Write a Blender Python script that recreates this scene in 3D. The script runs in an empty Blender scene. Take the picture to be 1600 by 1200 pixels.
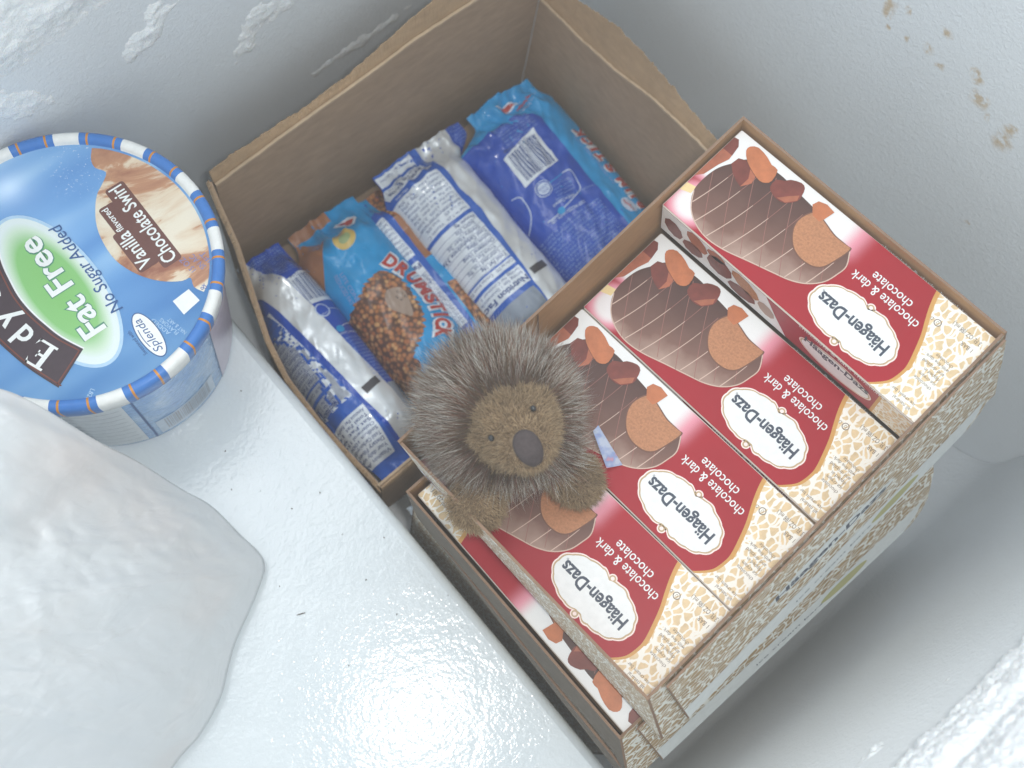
import bpy, bmesh, math, random
from mathutils import Vector, Matrix, noise, Euler
random.seed(7)
sc = bpy.context.scene
COL = sc.collection
PI = math.pi

# ------------------------------------------------------------------ camera, world, lamps, exposure
AX_R = Vector((0.77047, -0.62826, 0.10805))      # camera right in the freezer's frame (x across, y along the step edge, z up)
AX_U = Vector((0.57804, 0.75999, 0.29714))       # camera up
AX_B = Vector((-0.26880, -0.16648, 0.94870))     # camera back
cd = bpy.data.cameras.new('camera')
cam = bpy.data.objects.new('camera', cd)
COL.objects.link(cam)
cm = Matrix((AX_R, AX_U, AX_B)).transposed().to_4x4()
cm.translation = Vector((0, 0, 0.64))
cam.matrix_world = cm
cd.sensor_width = 36.0
cd.lens = 1756.0 / 1600.0 * 36.0
cd.clip_start = 0.01
cd.clip_end = 20.0
cd.dof.use_dof = True
cd.dof.focus_distance = 0.55
cd.dof.aperture_fstop = 9.0
sc.camera = cam

world = bpy.data.worlds.new('World')
sc.world = world
world.use_nodes = True
bg = world.node_tree.nodes['Background']
bg.inputs['Color'].default_value = (0.86, 0.94, 1.0, 1)
bg.inputs['Strength'].default_value = 0.98

def area_lamp(name, loc, target, size, power, color, sy=None):
    l = bpy.data.lights.new(name, 'AREA')
    l.energy = power
    l.color = color
    l.shape = 'RECTANGLE'
    l.size = size
    l.size_y = sy or size
    o = bpy.data.objects.new(name, l)
    COL.objects.link(o)
    o.location = loc
    o.rotation_euler = (Vector(target) - Vector(loc)).to_track_quat('-Z', 'Y').to_euler()
    return o
area_lamp('camera_flash', (0.040, -0.008, 0.645), (0.16, 0.08, 0.05), 0.030, 1.15, (1.0, 0.985, 0.95), 0.014)
area_lamp('overhead_fill', (0.02, 0.80, 1.90), (0.15, 0.0, 0.0), 0.9, 10.0, (0.92, 0.96, 1.0))  # added overhead fill, unseen, to brighten the near wall

sc.view_settings.view_transform = 'Standard'
sc.view_settings.look = 'None'
sc.view_settings.gamma = 1.0
sc.view_settings.exposure = -0.06
sc.render.engine = 'CYCLES'
sc.cycles.max_bounces = 6
sc.cycles.diffuse_bounces = 4
sc.cycles.glossy_bounces = 3
sc.cycles.volume_step_rate = 4.0

# ------------------------------------------------------------------ helpers
def lin(c):
    c /= 255.0
    return c / 12.92 if c <= 0.04045 else ((c + 0.055) / 1.055) ** 2.4
def S(r, g, b):
    return (lin(r), lin(g), lin(b), 1.0)
MATS = {}
class NT:
    def __init__(s, name):
        s.m = bpy.data.materials.new(name)
        s.m.use_nodes = True
        s.t = s.m.node_tree
        s.p = s.t.nodes['Principled BSDF']
        s.out = s.t.nodes['Material Output']
        MATS[name] = s.m
    def n(s, typ, **kw):
        nd = s.t.nodes.new(typ)
        for k, v in kw.items():
            setattr(nd, k, v)
        return nd
    def l(s, a, b):
        s.t.links.new(a, b)
    def put(s, sock, val):
        if hasattr(val, 'is_linked') or hasattr(val, 'links'):
            s.l(val, sock)
        else:
            sock.default_value = val
    def math(s, op, a, b=0.0, c=0.0, clamp=False):
        nd = s.n('ShaderNodeMath', operation=op, use_clamp=clamp)
        s.put(nd.inputs[0], a); s.put(nd.inputs[1], b); s.put(nd.inputs[2], c)
        return nd.outputs[0]
    def co(s, which='Object'):
        return s.n('ShaderNodeTexCoord').outputs[which]
    def map(s, vec, scale=(1, 1, 1), loc=(0, 0, 0), rot=(0, 0, 0)):
        nd = s.n('ShaderNodeMapping')
        s.l(vec, nd.inputs['Vector'])
        nd.inputs['Scale'].default_value = scale
        nd.inputs['Location'].default_value = loc
        nd.inputs['Rotation'].default_value = rot
        return nd.outputs[0]
    def xyz(s, vec):
        nd = s.n('ShaderNodeSeparateXYZ'); s.l(vec, nd.inputs[0]); return nd.outputs
    def noise(s, vec, scale, detail=4.0, rough=0.55, dist=0.0):
        nd = s.n('ShaderNodeTexNoise')
        s.l(vec, nd.inputs['Vector'])
        nd.inputs['Scale'].default_value = scale
        nd.inputs['Detail'].default_value = detail
        nd.inputs['Roughness'].default_value = rough
        nd.inputs['Distortion'].default_value = dist
        return nd.outputs['Fac']
    def voro(s, vec, scale, feature='F1', rnd=1.0, out='Distance'):
        nd = s.n('ShaderNodeTexVoronoi', feature=feature)
        s.l(vec, nd.inputs['Vector'])
        nd.inputs['Scale'].default_value = scale
        nd.inputs['Randomness'].default_value = rnd
        return nd.outputs[out]
    def ramp(s, fac, stops, interp='LINEAR'):
        nd = s.n('ShaderNodeValToRGB')
        cr = nd.color_ramp
        cr.interpolation = interp
        while len(cr.elements) < len(stops):
            cr.elements.new(0.5)
        for e, (p, c) in zip(cr.elements, stops):
            e.position = p; e.color = c
        s.put(nd.inputs[0], fac)
        return nd.outputs[0]
    def mix(s, fac, a, b, blend='MIX'):
        nd = s.n('ShaderNodeMix', data_type='RGBA', blend_type=blend)
        s.put(nd.inputs[0], fac); s.put(nd.inputs[6], a); s.put(nd.inputs[7], b)
        return nd.outputs[2]
    def sstep(s, v, a, b):
        nd = s.n('ShaderNodeMapRange', interpolation_type='SMOOTHSTEP')
        s.put(nd.inputs[0], v)
        nd.inputs[1].default_value = a; nd.inputs[2].default_value = b
        nd.inputs[3].default_value = 0.0; nd.inputs[4].default_value = 1.0
        return nd.outputs[0]
    def bump(s, h, strength=0.3, dist=0.001, prev=None):
        nd = s.n('ShaderNodeBump')
        s.l(h, nd.inputs['Height'])
        nd.inputs['Strength'].default_value = strength
        nd.inputs['Distance'].default_value = dist
        if prev is not None: s.l(prev, nd.inputs['Normal'])
        return nd.outputs[0]
    def fin(s, color, rough=0.5, spec=0.5, normal=None):
        s.put(s.p.inputs['Base Color'], color)
        s.put(s.p.inputs['Roughness'], rough)
        s.p.inputs['Specular IOR Level'].default_value = spec
        if normal is not None: s.l(normal, s.p.inputs['Normal'])
        return s.m

def ink(name, rgb, rough=0.42, spec=0.22, var=0.045, scale=260.0):
    """plain printed or painted colour with a little unevenness of its own"""
    if name in MATS: return MATS[name]
    t = NT(name)
    c = S(*rgb)
    n = t.noise(t.co(), scale, 3.0)
    hi = tuple(min(1.0, v * (1 + var)) for v in c[:3]) + (1,)
    lo = tuple(v * (1 - var) for v in c[:3]) + (1,)
    return t.fin(t.ramp(n, [(0.3, lo), (0.7, hi)]), rough, spec)

def new_obj(name, me, parent=None, mat=None):
    o = bpy.data.objects.new(name, me)
    COL.objects.link(o)
    if mat is not None:
        for m in (mat if isinstance(mat, (list, tuple)) else [mat]):
            me.materials.append(m)
    if parent is not None: o.parent = parent
    return o
def mesh_from(name, verts, faces, parent=None, mat=None, smooth=False, fm=None):
    me = bpy.data.meshes.new(name)
    me.from_pydata([tuple(v) for v in verts], [], faces)
    if fm: me.polygons.foreach_set('material_index', fm)
    if smooth: me.polygons.foreach_set('use_smooth', [True] * len(me.polygons))
    me.update()
    return new_obj(name, me, parent, mat)
def bm_obj(name, bm, parent=None, mat=None, smooth=False):
    me = bpy.data.meshes.new(name)
    bm.to_mesh(me); bm.free()
    if smooth: me.polygons.foreach_set('use_smooth', [True] * len(me.polygons))
    return new_obj(name, me, parent, mat)
def thing(name, label, cat, mat4=None, group=None):
    o = bpy.data.objects.new(name, None)
    o.empty_display_size = 0.01
    COL.objects.link(o)
    if mat4 is not None: o.matrix_world = mat4
    o['label'] = label; o['category'] = cat
    if group: o['group'] = group
    return o
def tag(o, label, cat, group=None, kind=None):
    o['label'] = label; o['category'] = cat
    if group: o['group'] = group
    if kind: o['kind'] = kind
    return o
def fbm(x, y, z=0.0, o=4):
    return noise.fractal(Vector((x, y, z)), 1.0, 2.0, o)
def sst(a, b, x):
    t = max(0.0, min(1.0, (x - a) / (b - a)))
    return t * t * (3 - 2 * t)
def box_bm(bm, x0, x1, y0, y1, z0, z1, mi=0):
    v = [bm.verts.new((x, y, z)) for z in (z0, z1) for y in (y0, y1) for x in (x0, x1)]
    for f in ((0, 2, 3, 1), (4, 5, 7, 6), (0, 1, 5, 4), (2, 6, 7, 3), (0, 4, 6, 2), (1, 3, 7, 5)):
        fc = bm.faces.new([v[i] for i in f]); fc.material_index = mi
    return v

# ------------------------------------------------------------------ flat print: polygons and lettering in millimetres, laid on a surface
_tx = {}
def text_geo(s, bold=0.0, res=3):
    key = (s, bold, res)
    if key in _tx: return _tx[key]
    cu = bpy.data.curves.new('t', 'FONT')
    cu.body = s
    cu.resolution_u = res
    cu.offset = bold
    cu.fill_mode = 'FRONT'
    ob = bpy.data.objects.new('t', cu)
    COL.objects.link(ob)
    dg = bpy.context.evaluated_depsgraph_get()
    me = bpy.data.meshes.new_from_object(ob.evaluated_get(dg))
    vs = [(v.co.x, v.co.y) for v in me.vertices]
    fs = [tuple(p.vertices) for p in me.polygons]
    bpy.data.objects.remove(ob); bpy.data.curves.remove(cu); bpy.data.meshes.remove(me)
    if not vs: vs = [(0, 0), (1, 1)]
    x0 = min(v[0] for v in vs); x1 = max(v[0] for v in vs)
    vs = [((x - x0), y) for x, y in vs]
    _tx[key] = (vs, fs, x1 - x0)
    return _tx[key]
class Art:
    def __init__(s):
        s.v = []; s.f = []; s.fm = []; s.mats = []
    def mi(s, m):
        if m not in s.mats: s.mats.append(m)
        return s.mats.index(m)
    def poly(s, pts, m, layer=1):
        b = len(s.v)
        s.v += [(p[0], p[1], layer) for p in pts]
        s.f.append(tuple(range(b, b + len(pts)))); s.fm.append(s.mi(m))
    def rect(s, x0, y0, x1, y1, m, layer=1):
        s.poly([(x0, y0), (x1, y0), (x1, y1), (x0, y1)], m, layer)
    def ell(s, cx, cy, rx, ry, m, layer=1, n=32, ang=0.0, wob=0.0, k=9):
        ca, sa = math.cos(ang), math.sin(ang)
        pts = []
        for i in range(n):
            a = 2 * PI * i / n
            w = 1 + wob * abs(math.sin(a * k / 2))
            x, y = rx * w * math.cos(a), ry * w * math.sin(a)
            pts.append((cx + x * ca - y * sa, cy + x * sa + y * ca))
        s.poly(pts, m, layer)
    def stroke(s, pts, w, m, layer=1):
        mi = s.mi(m)
        L = []; Rr = []
        for i, p in enumerate(pts):
            a = pts[max(0, i - 1)]; b = pts[min(len(pts) - 1, i + 1)]
            d = Vector((b[0] - a[0], b[1] - a[1]))
            if d.length < 1e-9: d = Vector((1, 0))
            d.normalize()
            ww = w[i] if isinstance(w, (list, tuple)) else w
            n = Vector((-d.y, d.x)) * ww * 0.5
            L.append((p[0] + n.x, p[1] + n.y, layer)); Rr.append((p[0] - n.x, p[1] - n.y, layer))
        b = len(s.v); k = len(pts)
        s.v += L + Rr
        for i in range(k - 1):
            s.f.append((b + k + i, b + k + i + 1, b + i + 1, b + i)); s.fm.append(mi)
    def text(s, body, x, y, w=None, h=None, ang=0.0, m=None, layer=3, bold=0.0, shear=0.0, align='L', res=3, arc=None):
        """w: width of the line in mm, h: height of a capital in mm; arc: radius the baseline bends to"""
        vs, fs, tw = text_geo(body, bold, res)
        if h is None: h = w / tw * 0.70
        sy = h / 0.70
        sx = (w / tw) if w else sy
        off = {'L': 0.0, 'C': -0.5, 'R': -1.0}[align] * tw * sx
        ca, sa = math.cos(ang), math.sin(ang)
        b = len(s.v); mi = s.mi(m)
        for px, py in vs:
            X = px * sx + off + py * sy * shear; Y = py * sy
            if arc:
                t = X / arc
                X, Y = (arc + Y) * math.sin(t), (arc + Y) * math.cos(t) - arc
            s.v.append((x + X * ca - Y * sa, y + X * sa + Y * ca, layer))
        for f in fs:
            s.f.append(tuple(b + i for i in f)); s.fm.append(mi)
    def barcode(s, x0, y0, x1, y1, m, layer=2, along='x', seed=1):
        r = random.Random(seed)
        a, e = (x0, x1) if along == 'x' else (y0, y1)
        p = a
        while p < e:
            w = r.choice((0.35, 0.35, 0.6, 0.9)) * (e - a) / 30
            if p + w > e: break
            if along == 'x': s.rect(p, y0, p + w, y1, m, layer)
            else: s.rect(x0, p, x1, p + w, m, layer)
            p += w + r.choice((0.35, 0.5, 0.8)) * (e - a) / 30
    def build(s, name, fn, parent=None, cuts=None, smooth=False):
        """fn(x mm, y mm, layer) -> point; cuts=(xs, ys) slices the print so that it can follow a curved surface"""
        bm = bmesh.new()
        vv = [bm.verts.new(p) for p in s.v]
        for f, mi in zip(s.f, s.fm):
            try:
                fc = bm.faces.new([vv[i] for i in f])
            except ValueError:
                continue
            fc.material_index = mi
        bmesh.ops.triangulate(bm, faces=[f for f in bm.faces if len(f.verts) > 4])
        bm.normal_update()
        flip = [f for f in bm.faces if f.normal.z < 0]
        if flip: bmesh.ops.reverse_faces(bm, faces=flip)
        if cuts:
            for axis, ps in ((0, cuts[0]), (1, cuts[1])):
                for p in ps:
                    co = [0, 0, 0]; co[axis] = p
                    no = [0, 0, 0]; no[axis] = 1
                    bmesh.ops.bisect_plane(bm, geom=bm.verts[:] + bm.edges[:] + bm.faces[:], plane_co=co, plane_no=no, dist=1e-5)
        for v in bm.verts:
            v.co = fn(v.co.x, v.co.y, v.co.z)
        me = bpy.data.meshes.new(name)
        bm.to_mesh(me); bm.free()
        for m in s.mats: me.materials.append(m)
        if smooth: me.polygons.foreach_set('use_smooth', [True] * len(me.polygons))
        return new_obj(name, me, parent)
LAY = 0.00005

def inside(pt, poly):
    x, y = pt; c = False
    for i in range(len(poly)):
        x1, y1 = poly[i]; x2, y2 = poly[i - 1]
        if (y1 > y) != (y2 > y) and x < (x2 - x1) * (y - y1) / (y2 - y1) + x1: c = not c
    return c
def spline(pts, n=6, closed=True):
    out = []; k = len(pts)
    rng = range(k) if closed else range(k - 1)
    for i in rng:
        p0 = pts[(i - 1) % k] if closed else pts[max(0, i - 1)]
        p1 = pts[i]; p2 = pts[(i + 1) % k]
        p3 = pts[(i + 2) % k] if closed else pts[min(k - 1, i + 2)]
        for j in range(n):
            t = j / n
            out.append(tuple(0.5 * (2 * p1[d] + (p2[d] - p0[d]) * t + (2 * p0[d] - 5 * p1[d] + 4 * p2[d] - p3[d]) * t * t + (3 * p1[d] - p0[d] - 3 * p2[d] + p3[d]) * t ** 3) for d in (0, 1)))
    if not closed: out.append(tuple(pts[-1]))
    return out

# ------------------------------------------------------------------ materials of the setting
def mat_step():
    t = NT('white_enamel')
    c = t.co()
    n1 = t.noise(c, 420.0, 3.0, 0.5)
    n2 = t.noise(c, 120.0, 3.0, 0.5, 0.4)
    col = t.ramp(t.noise(c, 18.0, 3.0), [(0.3, S(214, 221, 224)), (0.7, S(222, 228, 230))])
    b = t.bump(n2, 0.30, 0.0011)
    b = t.bump(n1, 0.34, 0.0006, b)
    return t.fin(col, 0.12, 0.5, b)
def mat_wall(name, tint, spots=None, frost=False):
    t = NT(name)
    c = t.co()
    w = t.map(c, (1.0, 1.0, 1.0))
    n1 = t.noise(w, 420.0, 3.0, 0.5, 0.8)
    n2 = t.noise(c, 700.0, 2.0)
    col = t.ramp(t.noise(c, 9.0, 4.0), [(0.3, S(*[v - 6 for v in tint])), (0.7, S(*tint))])
    if spots:
        tot = None
        wob = t.noise(c, 160.0, 4.0, 0.65)
        warp = t.n('ShaderNodeTexNoise'); t.l(c, warp.inputs['Vector']); warp.inputs['Scale'].default_value = 90.0; warp.inputs['Detail'].default_value = 4.0
        vm = t.n('ShaderNodeVectorMath', operation='MULTIPLY_ADD')
        t.l(warp.outputs['Color'], vm.inputs[0]); vm.inputs[1].default_value = (0.012, 0.012, 0.012); vm.inputs[2].default_value = (-0.006, -0.006, -0.006)
        va = t.n('ShaderNodeVectorMath', operation='ADD'); t.l(c, va.inputs[0]); t.l(vm.outputs[0], va.inputs[1])
        for (p, r) in spots:
            d = t.n('ShaderNodeVectorMath', operation='DISTANCE')
            t.l(va.outputs[0], d.inputs[0]); d.inputs[1].default_value = p
            f = t.sstep(d.outputs['Value'], r, r * 0.25)
            tot = f if tot is None else t.math('MAXIMUM', tot, f)
        f = t.math('MULTIPLY', tot, t.sstep(wob, 0.34, 0.58))
        col = t.mix(t.math('MULTIPLY', f, 0.80), col, S(190, 164, 122))
    b = t.bump(n1, 0.42, 0.0010)
    b = t.bump(n2, 0.15, 0.0005, b)
    return t.fin(col, 0.42, 0.4, b)
def mat_frost():
    t = NT('frost')
    c = t.co()
    n1 = t.noise(c, 420.0, 5.0, 0.7)
    n2 = t.voro(c, 900.0)
    col = t.ramp(n1, [(0.3, S(232, 238, 241)), (0.7, S(245, 248, 249))])
    b = t.bump(n1, 0.5, 0.0012)
    b = t.bump(n2, 0.35, 0.0007, b)
    m = t.fin(col, 0.62, 0.35, b)
    t.p.inputs['Subsurface Weight'].default_value = 0.25
    t.p.inputs['Subsurface Radius'].default_value = (0.003, 0.004, 0.005)
    t.p.inputs['Subsurface Scale'].default_value = 0.5
    return m
RUST = [((0.1158, 0.1883), 9), ((0.1079, 0.1974), 5), ((0.0867, 0.2044), 7), ((0.1006, 0.1824), 4), ((0.0892, 0.1882), 7), ((0.0613, 0.1976), 8), ((0.0519, 0.1895), 10),
        ((0.0309, 0.1803), 11), ((0.0308, 0.189), 7), ((0.0137, 0.121), 4), ((0.0782, 0.1854), 5), ((0.0446, 0.1837), 5), ((0.1121, 0.1785), 4)]
M_step = mat_step()
M_wallR = mat_wall('wall_enamel_stained', (224, 230, 234), [((0.43, y * 1.075, 0.64 - (0.64 - z) * 1.075), r * 0.00076) for (y, z), r in RUST])
M_wall = mat_wall('wall_enamel', (226, 232, 236))
M_frost = mat_frost()

# ------------------------------------------------------------------ the freezer
XW, YB, YF, ZF, ZT = 0.43, 0.354, -0.1285, -0.098, 0.42
def structure(name, o):
    o.name = name; o['kind'] = 'structure'; return o
bm = bmesh.new(); box_bm(bm, -0.42, XW + 0.03, YF - 0.03, YB + 0.03, ZF - 0.03, ZF)
structure('freezer_floor', bm_obj('freezer_floor', bm, None, M_wall))
bm = bmesh.new(); box_bm(bm, XW, XW + 0.03, YF - 0.028, YB + 0.028, ZF + 0.0005, ZT)
structure('wall_right', bm_obj('wall_right', bm, None, M_wallR))
bm = bmesh.new(); box_bm(bm, -0.42, XW - 0.0005, YB, YB + 0.03, ZF + 0.0005, ZT)
structure('wall_back', bm_obj('wall_back', bm, None, M_wall))
# near wall: the liner widens a little towards the lid and runs into the floor in a wide fillet
draft = lambda z: -0.055 * (z - 0.05)
rf = 0.040
prof = [(YF + draft(ZT), ZT)]
yt = YF + draft(ZF + rf)
for i in range(13):
    a = PI + (PI / 2) * i / 12
    prof.append((yt + rf + rf * math.cos(a), ZF + 0.0006 + rf + rf * math.sin(a)))
n_in = len(prof)
prof += [(YF - 0.036, ZF + 0.0006), (YF - 0.036, ZT)]
bm = bmesh.new()
e0 = [bm.verts.new((-0.42, y, z)) for y, z in prof]; e1 = [bm.verts.new((XW - 0.0005, y, z)) for y, z in prof]
for i in range(len(prof)):
    j = (i + 1) % len(prof)
    f = bm.faces.new((e0[i], e0[j], e1[j], e1[i])); f.smooth = i < n_in - 1
bm.faces.new(e1); bm.faces.new(e0[::-1])
bmesh.ops.recalc_face_normals(bm, faces=bm.faces[:])
structure('wall_front', bm_obj('wall_front', bm, None, mat_wall('wall_enamel_shade_toned', (228, 232, 234))))  # separate copy of the wall enamel, its tone adjusted for this wall's shading
# the compressor step the tub and the bag stand on
pr = [(-0.42, ZF + 0.0006), (-0.42, 0.0)]
r = 0.006
for i in range(7):
    a = PI / 2 - (PI / 2) * i / 6
    pr.append((0.0885 - r + r * math.cos(a), -r + r * math.sin(a)))
pr.append((0.0885, ZF + 0.0006))
bm = bmesh.new()
edge = lambda x, y: x if x < -0.4 else x - 0.0885 + 0.0812 - 0.0277 * y
a0 = [bm.verts.new((edge(x, YF + 0.0004), YF + 0.0004, z)) for x, z in pr]; a1 = [bm.verts.new((edge(x, YB - 0.0004), YB - 0.0004, z)) for x, z in pr]
for i in range(len(pr)):
    j = (i + 1) % len(pr)
    f = bm.faces.new((a0[i], a0[j], a1[j], a1[i])); f.smooth = 2 <= i <= 8
bm.faces.new(a1); bm.faces.new(a0[::-1])
bmesh.ops.recalc_face_normals(bm, faces=bm.faces[:])
structure('step_ledge', bm_obj('step_ledge', bm, None, M_step))

# ------------------------------------------------------------------ frost on the walls
def frost_patch(name, fn_h, u0, u1, v0, v1, nu, nv, place):
    """a crust standing on a wall: fn_h(u, v) gives its thickness, place(u, v, h) a point"""
    V = []; F = []
    for j in range(nv + 1):
        for i in range(nu + 1):
            u = u0 + (u1 - u0) * i / nu; v = v0 + (v1 - v0) * j / nv
            V.append(place(u, v, fn_h(u, v)))
    for j in range(nv):
        for i in range(nu):
            a = j * (nu + 1) + i
            F.append((a, a + 1, a + nu + 2, a + nu + 1))
    o = mesh_from(name, V, F, None, M_frost, True)
    o['kind'] = 'stuff'
    return o
def ridge_line(u):
    return 0.142 + 0.10 * max(0.0, u) + 0.006 * fbm(u * 30, 3.1) if u < 0.13 else 0.155 - (u - 0.13) * 0.75 + 0.008 * fbm(u * 40, 3.1)
BACKSP = [((0.112, 0.118), (0.014, 0.006), 35, 4.0), ((0.123, 0.131), (0.011, 0.005), 20, 4.0), ((0.170, 0.066), (0.012, 0.005), 60, 3.5), ((0.183, 0.083), (0.012, 0.007), 30, 4.0), ((0.196, 0.079), (0.010, 0.004), 30, 2.5),
          ((0.250, 0.000), (0.031, 0.0040), 6, 3.5), ((0.216, -0.035), (0.011, 0.003), 10, 2.5), ((0.036, 0.125), (0.010, 0.016), 60, 2.5)]
def h_back(u, v):
    d = v - ridge_line(u)
    h = 0.006 * sst(-0.006, 0.030, d) * (0.85 + 0.35 * fbm(u * 35, v * 35, 1.0, 2)) + 0.0009 * sst(0.0, 0.01, d) * fbm(u * 170, v * 170, 2.0, 3)
    for (cu, cv), (ru, rv), ang, th in BACKSP:
        a = math.radians(ang)
        du, dv = u - cu, v - cv
        x = (du * math.cos(a) + dv * math.sin(a)) / (ru * 1.1); y = (-du * math.sin(a) + dv * math.cos(a)) / (rv * 1.5)
        q = x * x + y * y + 1.1 * fbm(u * 110, v * 110, 5.0, 3)
        if q < 1: h = max(h, th * 0.00038 * (1 - q) ** 1.1 * (0.7 + 0.5 * fbm(u * 420, v * 420, 6.0, 2)) + 0.0008)
    return h
o = frost_patch('frost_crust', h_back, -0.02, 0.33, -0.06, 0.30, 300, 300, lambda u, v, h: (u, YB + 0.0008 - h, v))
tag(o, 'white frost crust and icy smears on the back wall behind the tub', 'frost')
def h_front(u, v):
    n1 = fbm(u * 30, v * 12, 9.0); n2 = fbm(u * 120, v * 120, 4.0); n3 = fbm(u * 420, v * 420, 8.0, 3)
    e = 0.236 + 0.004 * fbm(u * 50, 7.7)
    h = 0.0095 * sst(e, e + 0.007, v) * (1 - 0.70 * math.exp(-((v - 0.2725 - 0.003 * n1) / 0.0065) ** 2))
    h += 0.006 * sst(0.272, 0.31, v)
    h *= 1 + 0.18 * n1
    h += sst(e, e + 0.006, v) * (0.0014 * n2 + 0.0013 * n3)
    for zz, th in ((0.196, 0.0018), (0.146, 0.0010)):
        q = math.exp(-((v - zz - 0.006 * fbm(u * 14, zz * 9)) / 0.0045) ** 2)
        h = max(h, th * q * (0.6 + 0.9 * n2 + 0.6 * n3) * (1.0 if zz > 0.18 and u < 0.15 else 0.45))
    return h
o = frost_patch('frost_crust', lambda u, v: h_front(u / 1.075, 0.64 - (0.64 - v) / 1.075), 0.06, 0.32, 0.06, 0.36, 300, 330, lambda u, v, h: (u, YF + draft(v) - 0.0010 + h, v))
tag(o, 'thick white snowy frost ledges on the near wall, lower right', 'frost')

# ------------------------------------------------------------------ round ice cream tub
def tub():
    cx, cy, H = 0.0145, 0.2755, 0.105
    root = thing('ice_cream_tub', 'round blue and white ice cream tub standing on the white step', 'tub', Matrix.Translation((cx, cy, 0)))
    side = NT('tub_side_film')
    c = side.co(); xyz = side.xyz(c)
    bnd = side.noise(side.map(c, (1, 1, 0.6)), 60.0, 3.0)
    colr = side.ramp(bnd, [(0.3, S(104, 152, 208)), (0.5, S(136, 174, 216)), (0.7, S(172, 198, 224))])
    bp = side.bump(side.noise(c, 260.0, 3.0, 0.6), 0.50, 0.0014)
    m_side = side.fin(colr, 0.09, 0.7, bp)
    m_white = ink('tub_white', (232, 233, 230), 0.3)
    m_blue = ink('tub_blue', (72, 126, 196), 0.3)
    m_or = ink('tub_orange', (206, 140, 62), 0.3)
    m_edge = ink('tub_lip', (205, 210, 214), 0.35)
    N = 390
    # body
    V = []; F = []
    prof = [(0.0645, 0.0), (0.0662, 0.0012), (0.0664, 0.003), (0.0690, 0.05), (0.0712, 0.088), (0.0712, 0.094)]
    for (r, z) in prof:
        for i in range(N):
            a = 2 * PI * i / N
            V.append((r * math.cos(a), r * math.sin(a), z))
    for j in range(len(prof) - 1):
        for i in range(N):
            F.append((j * N + i, j * N + (i + 1) % N, (j + 1) * N + (i + 1) % N, (j + 1) * N + i))
    F.append(tuple(range(N))[::-1])
    body = mesh_from('body', V, F, root, m_side, True)
    # lid rim with its stripes
    V = []; F = []; fm = []
    prof = [(0.0722, 0.0880), (0.0738, 0.0905), (0.0746, 0.0960), (0.0752, 0.1020), (0.0748, 0.1040), (0.0735, 0.1052), (0.0715, 0.1055), (0.0698, 0.1046), (0.0690, 0.1030), (0.0688, 0.1020)]
    for (r, z) in prof:
        for i in range(N):
            a = 2 * PI * i / N
            V.append((r * math.cos(a), r * math.sin(a), z))
    P = 360 / 13.0
    for j in range(len(prof) - 1):
        for i in range(N):
            F.append((j * N + i, j * N + (i + 1) % N, (j + 1) * N + (i + 1) % N, (j + 1) * N + i))
            # image angle -> stripe phase (a white stripe is centred at 31 degrees in plan)
            d = ((i + 0.5) * 360.0 / N - 31.0 + P / 2) % P - P / 2
            ad = abs(d)
            fm.append(0 if ad < 5.3 else (2 if 7.5 < ad < 8.4 else 1))
    lid = mesh_from('lid', [(0, 0, 0.1018)], [], root)
    V.append((0, 0, 0.1016))
    b = len(V) - 1
    for i in range(N):
        F.append(((len(prof) - 1) * N + i, (len(prof) - 1) * N + (i + 1) % N, b)); fm.append(3)
    bpy.data.objects.remove(lid)
    # lid face colour: blue, paler in streaks that run across it
    t = NT('lid_blue'); c = t.co()
    w = t.noise(t.map(c, (1, 1, 1), rot=(0, 0, math.radians(20)), loc=(0, 0, 0)), 14.0, 2.0)
    st = t.noise(t.map(c, (6.0, 34.0, 1), rot=(0, 0, math.radians(-28))), 1.4, 1.0)
    f = t.math('ADD', t.math('MULTIPLY', st, 0.75), t.math('MULTIPLY', w, 0.3))
    lidc = t.ramp(f, [(0.36, S(92, 146, 206)), (0.52, S(120, 170, 220)), (0.66, S(160, 200, 234))])
    fr = t.sstep(t.noise(c, 800.0, 3.0, 0.7), 0.60, 0.72)
    pch = t.n('ShaderNodeVectorMath', operation='DISTANCE'); t.l(c, pch.inputs[0]); pch.inputs[1].default_value = (0.034, 0.046, 0.102)
    fr = t.math('MULTIPLY', fr, t.sstep(pch.outputs['Value'], 0.024, 0.006))
    m_lid = t.fin(t.mix(fr, lidc, S(226, 236, 244)), 0.30, 0.45)
    lid = mesh_from('lid', V, F, root, [m_white, m_blue, m_or, m_lid], True, fm)
    # print on the lid: x runs towards the back wall, y away from the boxes
    A = Art()
    brown = ink('lid_banner_brown', (74, 62, 68), 0.35); rust = ink('lid_banner_line', (122, 72, 62), 0.35)
    wht = ink('lid_lettering', (236, 238, 236), 0.35); navy = ink('lid_navy', (62, 96, 146), 0.35)
    g = NT('lid_green'); c = g.co(); xy = g.xyz(c)
    # soft edged ellipse, its long axis along the lettering
    ex = g.math('DIVIDE', g.math('ADD', xy[1], 0.006), 0.043); ey = g.math('DIVIDE', g.math('ADD', xy[0], 0.0115), 0.0172)
    d = g.math('SQRT', g.math('ADD', g.math('MULTIPLY', ex, ex), g.math('MULTIPLY', ey, ey)))
    m_glow = g.fin(g.ramp(d, [(0.0, S(132, 192, 112)), (0.70, S(138, 196, 122)), (0.90, S(206, 226, 204)), (1.0, S(222, 233, 232))]), 0.33, 0.4)
    A.ell(-6.0, 12.0, 46.0, 20.5, m_glow, 2, 60)
    halo = ink('lid_halo', (178, 208, 232), 0.33)
    A.ell(-6.0, 12.0, 47.8, 22.2, halo, 1, 60)
    lower = [(-39.7, 18.4), (-28.5, 23.4), (-18.2, 26.0), (-8.6, 27.7), (1.8, 28.2), (11.8, 27.0), (21.5, 25.2), (32, 21.5), (43, 15.5)]
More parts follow.
